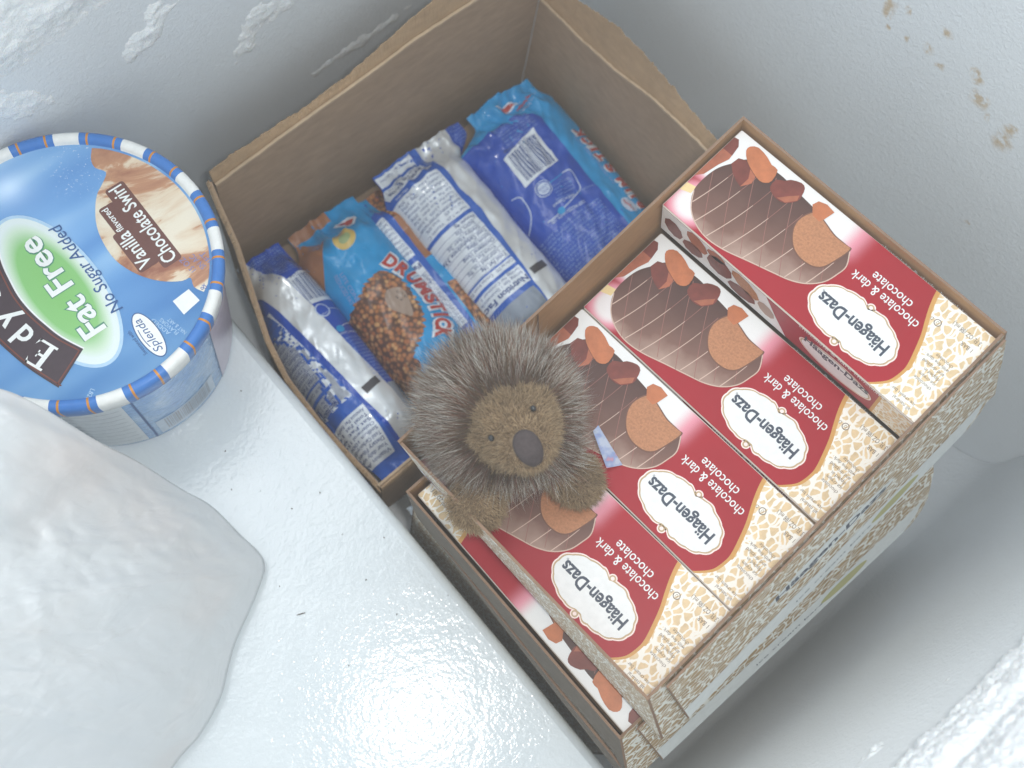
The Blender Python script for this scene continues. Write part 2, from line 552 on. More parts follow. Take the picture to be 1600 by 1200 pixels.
    upper = [(-49.4, 38.4), (-34.5, 43.6), (-22.5, 46.5), (-10, 48.6), (2, 49.4), (14, 48.4), (26, 45.6), (38, 41.0), (50, 34.0)]
    lo = spline(lower, 5, False); up = spline(upper, 5, False)
    A.poly(lo + up[::-1], brown, 4)
    A.stroke([(x + (0.6 if i else 0), y + 1.9) for i, (x, y) in enumerate(lo)], 0.7, rust, 5)
    A.stroke([(x, y - 1.6) for x, y in up], 0.7, rust, 5)
    A.stroke([(-39.4, 20.5), (-47.6, 38.0)], 0.7, rust, 5)
    A.stroke([(x, y - 0.4) for x, y in lo], 0.9, wht, 3)
    # banner lettering with serifs
    def serif_E(ox, oy, s, ang):
        ca, sa = math.cos(ang), math.sin(ang)
        q = lambda x, y: (ox + (x * ca - y * sa) * s, oy + (x * sa + y * ca) * s)
        rec = lambda x0, y0, x1, y1: A.poly([q(x0, y0), q(x1, y0), q(x1, y1), q(x0, y1)], wht, 6)
        rec(0.12, 0, 0.30, 1.0); rec(0, 0, 0.12, 0.09); rec(0, 0.91, 0.12, 1.0); rec(0.30, 0, 0.74, 0.09); rec(0.30, 0.91, 0.70, 1.0); rec(0.30, 0.47, 0.52, 0.56)
        A.poly([q(0.64, 0), q(0.74, 0), q(0.78, 0.27)], wht, 6); A.poly([q(0.60, 1.0), q(0.70, 1.0), q(0.72, 0.76)], wht, 6); A.poly([q(0.47, 0.38), q(0.52, 0.38), q(0.52, 0.65), q(0.47, 0.65)], wht, 6)
    serif_E(-32.6, 27.5, 13.8, math.radians(21))
    A.text('d', -19.6, 31.6, h=11.5, ang=math.radians(11), m=wht, layer=6, bold=0.02)
    A.text('y', -8.5, 34.4, h=11.5, ang=math.radians(4), m=wht, layer=6, bold=0.02)
    A.text("'s", 4.0, 34.4, h=11.5, ang=math.radians(-4), m=wht, layer=6, bold=0.02)
    sh = ink('lid_green_shadow', (86, 142, 118), 0.35)
    for dl, mm, bo in ((4, sh, 0.045), (5, wht, 0.02)):
        A.text('Fat Free', -37.0, 3.6, w=62.0, h=12.0, m=mm, layer=dl, bold=bo)
    A.text('No Sugar Added', -33.0, -8.6, w=56.0, h=6.4, m=navy, layer=5, shear=0.12, bold=0.004)
    # scoop of ice cream
    t = NT('scoop_print'); c = t.co()
    sw = t.noise(t.map(c, (0.7, 1.6, 1), rot=(0, 0, 1.0)), 26.0, 6.0, 0.60, 0.8)
    ms = t.fin(t.ramp(sw, [(0.40, S(230, 220, 200)), (0.50, S(220, 200, 174)), (0.54, S(190, 142, 110)), (0.66, S(150, 96, 76))]), 0.38, 0.4, t.bump(sw, 0.2, 0.0006))
    scoop = [(50.2, -44.8), (44.8, -40.8), (39.6, -39.9), (34.4, -42.9), (30.2, -38.2), (26.3, -32.3), (19.7, -27.0), (11.4, -22.5), (1.7, -20.1), (-9.3, -19.7), (-19.4, -22.7), (-27.3, -27.2), (-33.5, -32.8), (-38.1, -39.5), (-39.1, -43.8), (-44.2, -42.3), (-49.3, -44.7)]
    arc = []
    a0 = math.atan2(-44.7, -49.3); a1 = math.atan2(-44.8, 50.2)
    for i in range(1, 24):
        a = a0 + (a1 - a0) * i / 24
        arc.append((67.6 * math.cos(a), 67.6 * math.sin(a)))
    A.poly(spline(scoop, 3, False) + arc, ms, 2)
    dbr = ink('lid_label_brown', (112, 76, 70), 0.35)
    for (x0, y0, x1, y1), ly in (((-27.6, -47.0, 25.8, -36.2), 3), ((-22.8, -36.8, 18.6, -31.5), 3.6), ((-22.8, -33.0, 2.6, -25.4), 4.2), ((0.5, -33.4, 18.6, -27.8), 4.8)):
        r_ = 1.6
        cn = [(x1 - r_, y1 - r_, 0), (x0 + r_, y1 - r_, 90), (x0 + r_, y0 + r_, 180), (x1 - r_, y0 + r_, 270)]
        A.poly([(cx_ + r_ * math.cos(math.radians(a_ + k_)), cy_ + r_ * math.sin(math.radians(a_ + k_))) for cx_, cy_, a_ in cn for k_ in (0, 30, 60, 90)], dbr, ly)
    for s_, x, y, w, h in (('Chocolate Swirl', -26.0, -45.0, 50.5, 7.4), ('Vanilla', -21.3, -33.6, 22.0, 7.4), ('flavored', 2.2, -32.4, 15.0, 3.6)):
        A.text(s_, x, y, w=w, h=h, m=wht, layer=6, bold=0.012)
    # sweetener mark
    A.ell(-52.3, -10.7, 13.6, 5.4, navy, 3, 40, math.radians(-2)); A.ell(-52.3, -10.7, 13.0, 4.9, wht, 4, 40, math.radians(-2))
    A.text('Splenda', -62.6, -12.0, w=20.0, h=4.2, m=navy, layer=5, shear=0.25)
    A.stroke([(-58 + i, -7.6 + 0.5 * math.sin(i * 0.3)) for i in range(0, 12)], 0.4, navy, 5)
    A.text('Sweetened with', -60.0, -4.6, w=15.0, h=2.0, m=navy, layer=4)
    A.poly([(-43.7, -39.6), (-51.9, -40.5), (-53.6, -30.0), (-44.4, -29.7)], wht, 4)
    pale = ink('lid_emboss', (176, 206, 232), 0.35)
    A.text('L8266032', -58.8, 26.5, w=12.0, h=2.2, ang=math.radians(120), m=pale, layer=3)
    for i, s_ in enumerate(('NAT & ART', 'FLAVORS', 'ADDED')):
        A.text(s_, -62.0 + i * 2.2, -26.0 + i * 3.2, w=11.5, h=2.0, ang=math.radians(12), m=pale, layer=3)
    blues = ink('lid_code', (120, 130, 176), 0.35)
    for i, s_ in enumerate(('LIFT', 'SN AC', '15 OZ')):
        A.text(s_, -40 + i * 1.5, -58.5 + i * 4.9, w=9.5, h=3.0, ang=math.radians(8), m=blues, layer=3)
    A.text('&', -48.6, -47.4, w=3.2, h=3.2, m=blues, layer=3)
    # art x -> +y of the tub, art y -> -x of the tub
    A.build('lid_print', lambda x, y, l: (-y * 0.001, x * 0.001, 0.1019 + l * LAY), lid)
    # print on the side: degrees round the tub, mm up
    def on_side(a, z, l):
        r = 0.0664 + (z * 0.001 - 0.003) * (0.0712 - 0.0664) / 0.085 + 0.00012 + l * LAY
        a = math.radians(a)
        return (r * math.cos(a), r * math.sin(a), z * 0.001)
    B = Art()
    ltgrey = ink('side_white', (214, 219, 222), 0.25); grey = ink('side_grey', (120, 128, 140), 0.3)
    B.rect(-160, 4, -107, 84, ltgrey, 1)
    for i in range(9):
        B.rect(-158, 12 + i * 8, -109, 12.5 + i * 8, grey, 2)
        B.text(('Calories 90', 'Total Fat 0g', 'Sodium 45mg', 'Total Carb 21g', 'Sugars 4g', 'Protein 3g', 'Vitamin A', 'Calcium 6%', 'Nutrition Facts')[i], -156, 14.2 + i * 8, w=28, h=3.6, m=grey, layer=2)
    B.rect(-100, 5, -66, 31, ink('side_pale', (188, 203, 218), 0.2), 1)
    B.barcode(-96, 9, -69, 29, grey, 2, 'x', 5)
    B.rect(-103.4, 2, -102.4, 90, navy, 2); B.rect(-59.5, 1, -59.0, 92, ink('side_seam', (96, 118, 150), 0.2), 2)
    B.rect(-58.8, 2, -30, 90, ink('side_red', (196, 188, 205), 0.2), 1)
    B.build('side_print', on_side, body, ([x for x in range(-162, -28, 3)], []), True)
    return root
tub()

# ------------------------------------------------------------------ plastic bag
def bag():
    t = NT('bag_film'); c = t.co()
    n = t.noise(c, 9.0, 3.0)
    colr = t.ramp(n, [(0.35, S(247, 250, 252)), (0.55, S(248, 250, 250)), (0.75, S(250, 240, 234))])
    w = t.noise(t.map(c, (1, 2.2, 1), rot=(0, 0, 0.5)), 26.0, 3.0, 0.5, 1.6)
    w = t.math('ABSOLUTE', t.math('SUBTRACT', w, 0.5))
    b = t.bump(w, 0.30, 0.005)
    b = t.bump(t.noise(c, 150.0, 4.0, 0.6, 1.0), 0.14, 0.0012, b)
    m = t.fin(colr, 0.24, 0.5, b)
    t.p.inputs['Alpha'].default_value = 0.70
    tr = t.n('ShaderNodeBsdfTranslucent'); tr.inputs['Color'].default_value = S(240, 242, 244)
    mx = t.n('ShaderNodeMixShader'); mx.inputs[0].default_value = 0.24
    t.l(t.p.outputs[0], mx.inputs[1]); t.l(tr.outputs[0], mx.inputs[2]); t.l(mx.outputs[0], t.out.inputs['Surface'])
    rim = [(-0.0404, 0.2190, 0.150), (-0.024, 0.1910, 0.110), (-0.0155, 0.1820, 0.075), (-0.007, 0.166, 0.044), (0.000, 0.1535, 0.026), (0.0030, 0.1350, 0.015), (0.0050, 0.1150, 0.008), (-0.008, 0.1030, 0.008), (-0.0312, 0.0892, 0.008), (-0.0430, 0.0800, 0.008), (-0.0549, 0.0699, 0.008), (-0.074, 0.061, 0.008), (-0.0941, 0.0563, 0.008), (-0.14, 0.037, 0.01), (-0.21, 0.03, 0.02), (-0.28, 0.07, 0.02), (-0.30, 0.15, 0.03), (-0.28, 0.23, 0.05), (-0.20, 0.27, 0.09), (-0.11, 0.262, 0.14), (-0.07, 0.242, 0.15)]
    # smooth closed rim
    xy = spline([(p[0], p[1]) for p in rim], 14); zz = [q[0] for q in spline([(p[2], 0) for p in rim], 14)]
    K = len(xy); RINGS = 90
    ctr = Vector((-0.135, 0.150))
    V = []; F = []
    FOLDS = [((-0.080, 0.196), (-0.010, 0.156), 0.0034, 0.0050), ((-0.095, 0.170), (-0.026, 0.138), 0.0026, 0.0042), ((0.000, 0.1125), (-0.062, 0.126), 0.0030, 0.0040), ((-0.002, 0.110), (-0.055, 0.098), 0.0024, 0.0036), ((-0.120, 0.146), (-0.058, 0.104), 0.0030, 0.0046), ((-0.055, 0.222), (-0.018, 0.176), 0.0028, 0.0040),
             ((-0.070, 0.150), (-0.100, 0.108), 0.0022, 0.0034), ((-0.012, 0.150), (-0.045, 0.128), 0.0020, 0.0030), ((-0.098, 0.200), (-0.070, 0.165), 0.0022, 0.0036), ((-0.130, 0.120), (-0.085, 0.075), 0.0026, 0.0040), ((-0.048, 0.112), (-0.062, 0.080), 0.0018, 0.0028), ((-0.100, 0.128), (-0.150, 0.118), 0.0024, 0.0038)]
    def folds(x, y):
        x += 0.004 * fbm(x * 40, y * 40, 1.5, 2); y += 0.004 * fbm(x * 40 + 9, y * 40, 2.5, 2)
        z = 0.0
        for (a, b, amp, wd) in FOLDS:
            dx, dy = b[0] - a[0], b[1] - a[1]; L2 = dx * dx + dy * dy
            t_ = max(0.0, min(1.0, ((x - a[0]) * dx + (y - a[1]) * dy) / L2))
            d = math.hypot(x - a[0] - t_ * dx, y - a[1] - t_ * dy)
            z += 1.15 * amp * math.exp(-d / wd) * (0.35 + 0.65 * math.sin(PI * min(1, max(0, t_))) ** 0.5)
        return z
    for j in range(RINGS):
        s = j / (RINGS - 1) * 0.97
        for i in range(K):
            p = Vector(xy[i]).lerp(ctr, s)
            z = zz[i] + (0.172 - zz[i]) * (1 - (1 - s) ** 1.55)
            fold = 0.006 * fbm(p.x * 12 + 5, p.y * 16, 0.3, 2) + 0.0048 * abs(fbm(p.x * 40 + p.y * 26, p.y * 30 - p.x * 10, 2.0)) + 0.0018 * fbm(p.x * 120, p.y * 70, 4.0)
            th_ = math.atan2(p.y - 0.112, p.x - 0.012); rr_ = math.hypot(p.x - 0.012, p.y - 0.112)
            fold += 0.0030 * (0.35 - abs(fbm(th_ * 3.4, rr_ * 9, 7.0, 3))) * sst(0.015, 0.06, rr_)
            z += fold * sst(0.0, 0.10, s) + folds(p.x, p.y) * sst(0.0, 0.06, s)
            V.append((p.x, p.y, z))
    for j in range(RINGS - 1):
        for i in range(K):
            F.append((j * K + i, j * K + (i + 1) % K, (j + 1) * K + (i + 1) % K, (j + 1) * K + i))
    V.append((ctr.x, ctr.y, 0.178)); top = len(V) - 1
    for i in range(K): F.append(((RINGS - 1) * K + i, (RINGS - 1) * K + (i + 1) % K, top))
    # underside tucks in to the step
    b0 = len(V)
    for j, (s, zf) in enumerate(((0.10, 0.55), (0.22, 0.15), (0.34, 0.0))):
        for i in range(K):
            p = Vector(xy[i]).lerp(ctr, s)
            V.append((p.x, p.y, max(0.0008, zz[i] * zf)))
    for j in range(3):
        for i in range(K):
            a, b = (0, b0) if j == 0 else (b0 + (j - 1) * K, b0 + j * K)
            F.append((a + (i + 1) % K, a + i, b + i, b + (i + 1) % K))
    F.append(tuple(range(b0 + 2 * K, b0 + 3 * K))[::-1])
    o = mesh_from('plastic_bag', V, F, None, m, True)
    tag(o, 'crumpled translucent white plastic bag lying in front of the tub', 'bag')
bag()

# ------------------------------------------------------------------ corrugated cardboard box
def kraft(name, rgb, rough=0.8, bump=0.25):
    t = NT(name); c = t.co()
    n = t.noise(t.map(c, (1, 1, 3)), 90.0, 5.0, 0.6); f = t.noise(c, 900.0, 3.0)
    base = S(*rgb)
    colr = t.ramp(n, [(0.25, tuple(v * 0.84 for v in base[:3]) + (1,)), (0.75, tuple(min(1, v * 1.08) for v in base[:3]) + (1,))])
    big = t.noise(c, 16.0, 4.0, 0.6)
    colr = t.mix(t.math('MULTIPLY', t.sstep(big, 0.42, 0.72), 0.30), colr, tuple(v * 0.62 for v in base[:3]) + (1,))
    fl = t.n('ShaderNodeTexWave', wave_type='BANDS', bands_direction='DIAGONAL')
    t.l(t.map(c, (1, 1, 0)), fl.inputs['Vector']); fl.inputs['Scale'].default_value = 30.0; fl.inputs['Distortion'].default_value = 0.6
    return t.fin(colr, rough, 0.2, t.bump(f, bump, 0.0004, t.bump(fl.outputs['Fac'], 0.10, 0.0006)))
M_kraft = kraft('kraft_brown', (172, 146, 120))
M_torn = kraft('kraft_torn', (186, 156, 122), 0.9, 0.8)
M_edge = kraft('kraft_cut_edge', (196, 172, 142), 0.85, 0.4)
def cardboard():
    root = thing('cardboard_box', 'open brown cardboard box with torn rim holding wrapped cones', 'box', Matrix.Translation((0.225, 0.21, ZF)))
    off = Vector((0.225, 0.21, ZF))
    zb = ZF + 0.001
    def at(tab, t):
        for (t0, a), (t1, b) in zip(tab, tab[1:]):
            if t <= t1: return a + (b - a) * (t - t0) / (t1 - t0) if t1 > t0 else a
        return tab[-1][1]
    def wall(path, z_in, z_out, flare, seed, n=100, T=0.0038, edge_m=None):
        """path: plan points of the inner face, clockwise from above; z_in / z_out: heights of the cut inner edge and of the torn outer edge; flare: how far the torn strip leans out"""
        segs = [0.0]
        for a, b in zip(path, path[1:]): segs.append(segs[-1] + (Vector(b) - Vector(a)).length)
        Lw = segs[-1]
        px = [(q / Lw, p[0]) for q, p in zip(segs, path)]; py = [(q / Lw, p[1]) for q, p in zip(segs, path)]
        pos = lambda t: Vector((at(px, t), at(py, t)))
        def nrm(t):
            d = pos(min(1, t + 0.03)) - pos(max(0, t - 0.03)); d.normalize()
            return Vector((-d.y, d.x))
        rag = lambda t, s_, k: k * (fbm(t * 11, s_) + 0.7 * fbm(t * 37, s_ + 3) + 0.5 * fbm(t * 110, s_ + 6))
        zi = lambda t: at(z_in, t) + rag(t, seed + 2, 0.0005)
        zo = lambda t: at(z_out, t) + rag(t, seed, 0.0020)
        def loft(name, cols, m, par, closed=True, k=n):
            """cols: functions t -> (offset outward, z)"""
            V = []; F = []; c_ = len(cols)
            for i in range(k + 1):
                t = i / k; p = pos(t); nn = nrm(t)
                for fn in cols:
                    o_, z = fn(t); q = p + nn * o_
                    V.append((q.x - off.x, q.y - off.y, z - off.z))
            for i in range(k):
                for j in range(c_ if closed else c_ - 1):
                    j2 = (j + 1) % c_
                    F.append((i * c_ + j, i * c_ + j2, (i + 1) * c_ + j2, (i + 1) * c_ + j))
            if closed:
                F.append(tuple(range(c_))[::-1]); F.append(tuple(k * c_ + j for j in range(c_)))
            ob = mesh_from(name, V, F, par, m)
            bm = bmesh.new(); bm.from_mesh(ob.data); bmesh.ops.recalc_face_normals(bm, faces=bm.faces[:]); bm.to_mesh(ob.data); bm.free()
            return ob
        w = loft('wall', [lambda t: (0.0, zb), lambda t: (0.0, zi(t)), lambda t: (0.0012, zi(t) + 0.0002), lambda t: (T, zi(t) - 0.001), lambda t: (T, zb)], M_kraft, root)
        loft('cut_edge', [lambda t: (-0.0004, zi(t) - 0.0010), lambda t: (-0.0005, zi(t) + 0.0006), lambda t: (0.0010, zi(t) + 0.0009 + rag(t, seed + 9, 0.0003)), lambda t: (0.0012, zi(t) - 0.0006)], edge_m or M_edge, w)
        f_ = lambda t, k_: T * 0.4 + (flare - T * 0.4) * k_
        rel = lambda t, k_: 0.0011 * fbm(t * 160, k_ * 9, seed) + 0.0006 * math.sin(t * Lw / 0.0072 * 2 * PI)
        loft('torn_ply', [lambda t: (0.0014, zi(t) - 0.0012), lambda t: (f_(t, 0.30), zi(t) + (zo(t) - zi(t)) * 0.30 + rel(t, 0.3)), lambda t: (f_(t, 0.55), zi(t) + (zo(t) - zi(t)) * 0.55 + rel(t, 0.55)), lambda t: (f_(t, 0.80), zi(t) + (zo(t) - zi(t)) * 0.80 + rel(t, 0.8)), lambda t: (f_(t, 1.0), zo(t)),
             lambda t: (f_(t, 1.0) + 0.0009, zo(t) - 0.0006), lambda t: (f_(t, 0.5) + 0.0022, zi(t) + (zo(t) - zi(t)) * 0.40), lambda t: (T + 0.0002, zi(t) - 0.004), lambda t: (T - 0.001, zi(t) - 0.004)], M_torn, w, True, n * 4)
        return w
    wall([(0.1100, 0.3055), (0.3600, 0.3055)], [(0, 0.034), (0.2, 0.042), (0.42, 0.0485), (0.58, 0.0555), (1, 0.060)], [(0, 0.0442), (0.13, 0.0488), (0.25, 0.0483), (0.40, 0.055), (0.50, 0.064), (0.65, 0.077), (1, 0.082)], 0.0040, 1.0)
    wall([(0.3600, 0.3050), (0.3600, 0.1130)], [(0, 0.0146), (0.19, 0.0179), (0.38, 0.0241), (0.56, 0.0352), (0.77, 0.0404), (1, 0.042)], [(0, 0.034), (0.14, 0.040), (0.31, 0.0529), (0.47, 0.0553), (0.63, 0.0528), (0.8, 0.0506), (1, 0.050)], 0.0045, 12.0)
    lw = [(0.0860, 0.1135, -0.030), (0.0855, 0.1232, -0.030), (0.0831, 0.1476, -0.030), (0.0817, 0.1715, -0.030), (0.0812, 0.2017, -0.020), (0.0845, 0.2235, -0.005), (0.0918, 0.2460, 0.010), (0.0959, 0.2580, 0.020), (0.0998, 0.2698, 0.030), (0.1050, 0.2933, 0.035), (0.1078, 0.3055, 0.044)]
    cl_ = [0.0]
    for a, b in zip(lw, lw[1:]): cl_.append(cl_[-1] + math.hypot(b[0] - a[0], b[1] - a[1]))
    wall([(p[0], p[1]) for p in lw], [(q / cl_[-1], p[2] - 0.0035) for q, p in zip(cl_, lw)], [(q / cl_[-1], p[2]) for q, p in zip(cl_, lw)], 0.0008, 23.0, T=0.0020, edge_m=M_kraft)
    wall([(0.3600, 0.1165), (0.0840, 0.1165)], [(0, -0.012), (0.85, -0.012), (1, -0.026)], [(0, -0.004), (0.85, -0.006), (1, -0.020)], 0.0030, 34.0)
    bm = bmesh.new(); box_bm(bm, 0.1100 - off.x, 0.3590 - off.x, 0.1180 - off.y, 0.3040 - off.y, 0.0012, 0.0045)
    bm_obj('base', bm, root, M_kraft)
    return root
cardboard()

# ------------------------------------------------------------------ wrapped ice cream cones
def film(name, rgb, rough=0.14):
    t = NT(name); c = t.co()
    n = t.noise(c, 60.0, 3.0)
    base = S(*rgb)
    colr = t.ramp(n, [(0.3, tuple(v * 0.88 for v in base[:3]) + (1,)), (0.7, tuple(min(1, v * 1.08) for v in base[:3]) + (1,))])
    return t.fin(colr, rough, 0.42, t.bump(t.noise(c, 110.0, 3.0, 0.5, 0.9), 0.16, 0.003))
F_blue = film('film_blue', (10, 70, 176)); F_cyan = film('film_cyan', (8, 148, 210)); F_white = film('film_white', (222, 230, 238)); F_stripe = film('film_stripe', (34, 92, 186))
F_text = film('film_lettering', (196, 210, 232)); F_ink = film('film_ink', (52, 76, 138)); F_dark = film('film_mark', (66, 62, 66)); F_pale = film('film_pale', (128, 160, 214))
F_red = film('film_red', (184, 64, 56)); F_yel = film('film_yellow', (206, 178, 98)); F_tan = film('film_wafer', (160, 108, 74)); F_cone = film('film_icecream', (168, 146, 130)); F_grn = film('film_yellow_green', (150, 168, 120))
t = NT('film_silver'); c = t.co()
M_silver = t.fin(t.ramp(t.noise(c, 40.0, 3.0), [(0.3, S(214, 219, 222)), (0.7, S(228, 232, 234))]), 0.26, 0.6, t.bump(t.noise(c, 120.0, 3.0), 0.12, 0.0015))
t.p.inputs['Metallic'].default_value = 0.25
t = NT('film_nuts'); c = t.co()
vd = t.voro(c, 330.0); vc = t.voro(c, 330.0, out='Color')
nutc = t.mix(t.sstep(vd, 0.25, 0.75), t.ramp(t.xyz(vc)[0], [(0.0, S(190, 128, 76)), (0.5, S(168, 100, 58)), (1.0, S(206, 158, 104))]), S(92, 60, 46))
M_nuts = t.fin(nutc, 0.3, 0.5, t.bump(vd, -0.15, 0.0008))

def cone(label, cx, hw, th, zc, art, base_mats, L=172.0, y0=0.295, crimp=(14.0, 0.0, 30.0), seed=0.0, skew=0.0, lean=0.0, amp=1.0, blend=0.0, lift=0.006):
    """plan coordinates: l = mm from the sealed back end, x = mm in the freezer's frame"""
    cl, ccx, chw = crimp
    def centre(l): return cx + skew * (l / L - 0.5) + (ccx - cx - skew * (l / L - 0.5) if False else 0.0)
    def shape(l):
        s = sst(cl * 0.45, cl + 22.0, l)
        e = sst(L, L - 26.0, l)
        w = chw + (hw - chw) * sst(cl * 0.6, cl + 12.0 + blend, l)
        w = w * (0.80 + 0.20 * e) * (1 - 0.10 * sst(60, L, l))
        h = 0.0012 + (th - 0.0012) * s * (0.10 + 0.90 * e)
        xc = ccx + (centre(l) - ccx) * sst(cl * 0.6, cl + 14.0 + blend, l)
        return xc, w, h
    def wrin(l, x):
        a = 0.0015 * fbm(l * 0.035 + seed, x * 0.075, seed, 2) + 0.0013 * (0.4 - abs(fbm(l * 0.07 + x * 0.05, x * 0.10 - l * 0.03 + seed, seed + 4, 1)))
        nearend = 1 + 1.7 * sst(42, 12, l) + 1.2 * sst(L - 45, L - 10, l)
        k1 = fbm(l * 0.05 + x * 0.085 + seed, x * 0.03 - l * 0.018, seed + 9, 1)
        a += 0.0010 * sst(0.24, 0.0, abs(k1))
        rib = 0.00030 * math.sin(l * 3.0) * sst(cl, cl * 0.7, l)
        fan = 0.0016 * math.sin(x * 0.55 + seed * 3 + 0.04 * l) * sst(46, 14, l) * sst(0, 14, l)
        return amp * (a * nearend + fan) + rib
    def ztop(l, x):
        xc, w, h = shape(l)
        q = max(-1.0, min(1.0, (x - xc) / w))
        return zc + h * math.sqrt(max(0.0, 1 - abs(q) ** 2.4)) + wrin(l, x) * (1 - q ** 4) + lift * sst(48, 0, l)
    def zbot(l, x):
        xc, w, h = shape(l)
        q = max(-1.0, min(1.0, (x - xc) / w))
        return zc - h * math.sqrt(max(0.0, 1 - abs(q) ** 2.4)) * 0.75 - 0.0004 + lift * sst(48, 0, l)
    root = thing('cone_wrapper', label, 'ice cream', Matrix.Translation((cx * 0.001, y0 - L * 0.0005, zc)), 'wrapped ice cream cones in the cardboard box')
    o = root.matrix_world.translation
    NL, NX = 112, 44
    V = []; F = []; fm = []
    for side in (0, 1):
        for i in range(NL + 1):
            l = L * i / NL
            xc, w, h = shape(l)
            for j in range(NX + 1):
                q = math.sin((j / NX - 0.5) * PI)
                x = xc + w * q
                ll = l + (1.2 * ((j % 2) - 0.5) if i in (0, NL) else 0)
                z = ztop(l, x) if side == 0 else zbot(l, x)
                if side == 1 and j in (0, NX): z = ztop(l, x) - 0.0002
                V.append((x * 0.001 - o.x - 0.5 * lift * sst(48, 0, l), y0 - ll * 0.001 - o.y - 0.43 * lift * sst(48, 0, l), z - o.z))
    W = NX + 1; off = (NL + 1) * W
    for i in range(NL):
        for j in range(NX):
            a = i * W + j
            F.append((a, a + W, a + W + 1, a + 1)); fm.append(0)
            F.append((off + a, off + a + 1, off + a + W + 1, off + a + W)); fm.append(0)
    for i in range(NL):
        for j, fl in ((0, False), (NX, True)):
            a = i * W + j; b = off + a
            F.append((a, b, b + W, a + W) if not fl else (a, a + W, b + W, b)); fm.append(0)
    for j in range(NX):
        F.append((j, j + 1, off + j + 1, off + j)); fm.append(1)
        a = NL * W + j
        F.append((a + 1, a, off + a, off + a + 1)); fm.append(1)
    filmo = mesh_from('film', V, F, root, base_mats, True, fm)
    A = Art()
    art(A)
    # keep the print inside the outline seen from above
    def fn(l, x, lay):
        xc, w, h = shape(l)
        x = max(xc - w * 0.992, min(xc + w * 0.992, x))
        return (x * 0.001 - o.x - 0.5 * lift * sst(48, 0, l), y0 - l * 0.001 - o.y - 0.43 * lift * sst(48, 0, l), ztop(l, x) - o.z + 0.00035 + lay * 0.00018)
    xs = [v[1] for v in A.v]
    A.build('print', fn, filmo, ([L * i / 90 for i in range(1, 90)], [cx - 60 + i * 1.7 for i in range(72)]), True)
    return root

# text that runs across the wrapper: reading towards -x, capitals pointing to the front (+l).  art axes are (l, x)
ACROSS = -PI / 2           # reading direction -x in (l, x) axes is -90 deg; capitals then point to +l
ALONG_F = 0.0              # reading towards the front (+l), capitals towards +x
ALONG_B = PI               # reading towards the back (-l), capitals towards -x
FACTS = [('Protein 4g', 1), ('Sugars 20g', 0), ('Dietary Fiber 2g', 0), ('Total Carbohydrate 33g', 1), ('Sodium 100mg', 1), ('Cholesterol 15mg', 1), ('Trans Fat 0g', 0), ('Saturated Fat 9g', 0), ('Total Fat 16g', 1)]
def facts_panel(A, l0, l1, x0, x1):
    """nutrition table between l0 (foot) and l1 (title), x0..x1"""
    A.rect(l0, x0, l1, x1, F_white, 2)
    n = 9; span = (l1 - l0)
    foot = l0 + span * 0.16
    for i in range(3):
        A.text(('Vitamin A 2%   Vitamin C', 'Calcium 6%   Iron 0%', 'Percent daily values are based on a')[2 - i], l0 + 2.2 + i * span * 0.05, x1 - 1.5, w=(x1 - x0) * 0.88, h=1.9, ang=ACROSS, m=F_ink, layer=3)
    A.rect(foot, x0, foot + 2.4, x1, F_stripe, 3)
    step = (l1 - 22 - foot - 2.4) / n
    for i, (s, b) in enumerate(FACTS):
        lb = foot + 2.4 + (i + 0.22) * step
        A.text(s, lb, x1 - 1.8 - (0 if b else 2.5), w=min((x1 - x0) * 0.82, len(s) * 1.55), h=2.7, ang=ACROSS, m=F_ink, layer=3, bold=0.012 if b else 0.0)
        A.rect(foot + 2.4 + (i + 1) * step - 0.12, x0, foot + 2.4 + (i + 1) * step + 0.18, x1, F_ink, 3)
    A.rect(l1 - 21.5, x0, l1 - 20.3, x1, F_stripe, 3)
    A.text('Calories 290   Calories from Fat 140', l1 - 18.6, x1 - 1.5, w=(x1 - x0) * 0.9, h=2.2, ang=ACROSS, m=F_ink, layer=3)
    A.rect(l1 - 14.5, x0, l1 - 12.0, x1, F_stripe, 3)
    A.text('Servings Per Container 1', l1 - 10.4, x1 - 1.5, w=(x1 - x0) * 0.8, h=2.0, ang=ACROSS, m=F_ink, layer=3)
    A.text('Serving Size 1 Drumstick', l1 - 7.4, x1 - 1.5, w=(x1 - x0) * 0.85, h=2.0, ang=ACROSS, m=F_ink, layer=3)
    A.text('Nutrition Facts', l1 - 4.6, x1 - 1.2, w=(x1 - x0) * 0.97, h=3.6, ang=ACROSS, m=F_ink, layer=3, bold=0.03)
WORDS = 'milk fat and nonfat milk sugar wheat flour coconut oil peanuts corn syrup soybean oil cocoa whey cellulose gum mono and diglycerides natural flavor salt caramel color soy lecithin carrageenan'.split()
def fine_text(A, l0, l1, x0, x1, m, seed=1, lh=2.6, ang='across'):
    r = random.Random(seed)
    l = l0
    while l < l1:
        s = ' '.join(r.choice(WORDS) for _ in range(4)).upper()
        A.text(s, l, x1, w=x1 - x0, h=lh * 0.62, ang=ACROSS, m=m, layer=3, res=1)
        l += lh
def strip(A, left, right, m, layer):
    """ribbon between two poly-lines of (l, x)"""
    A.poly(left + right[::-1], m, layer)

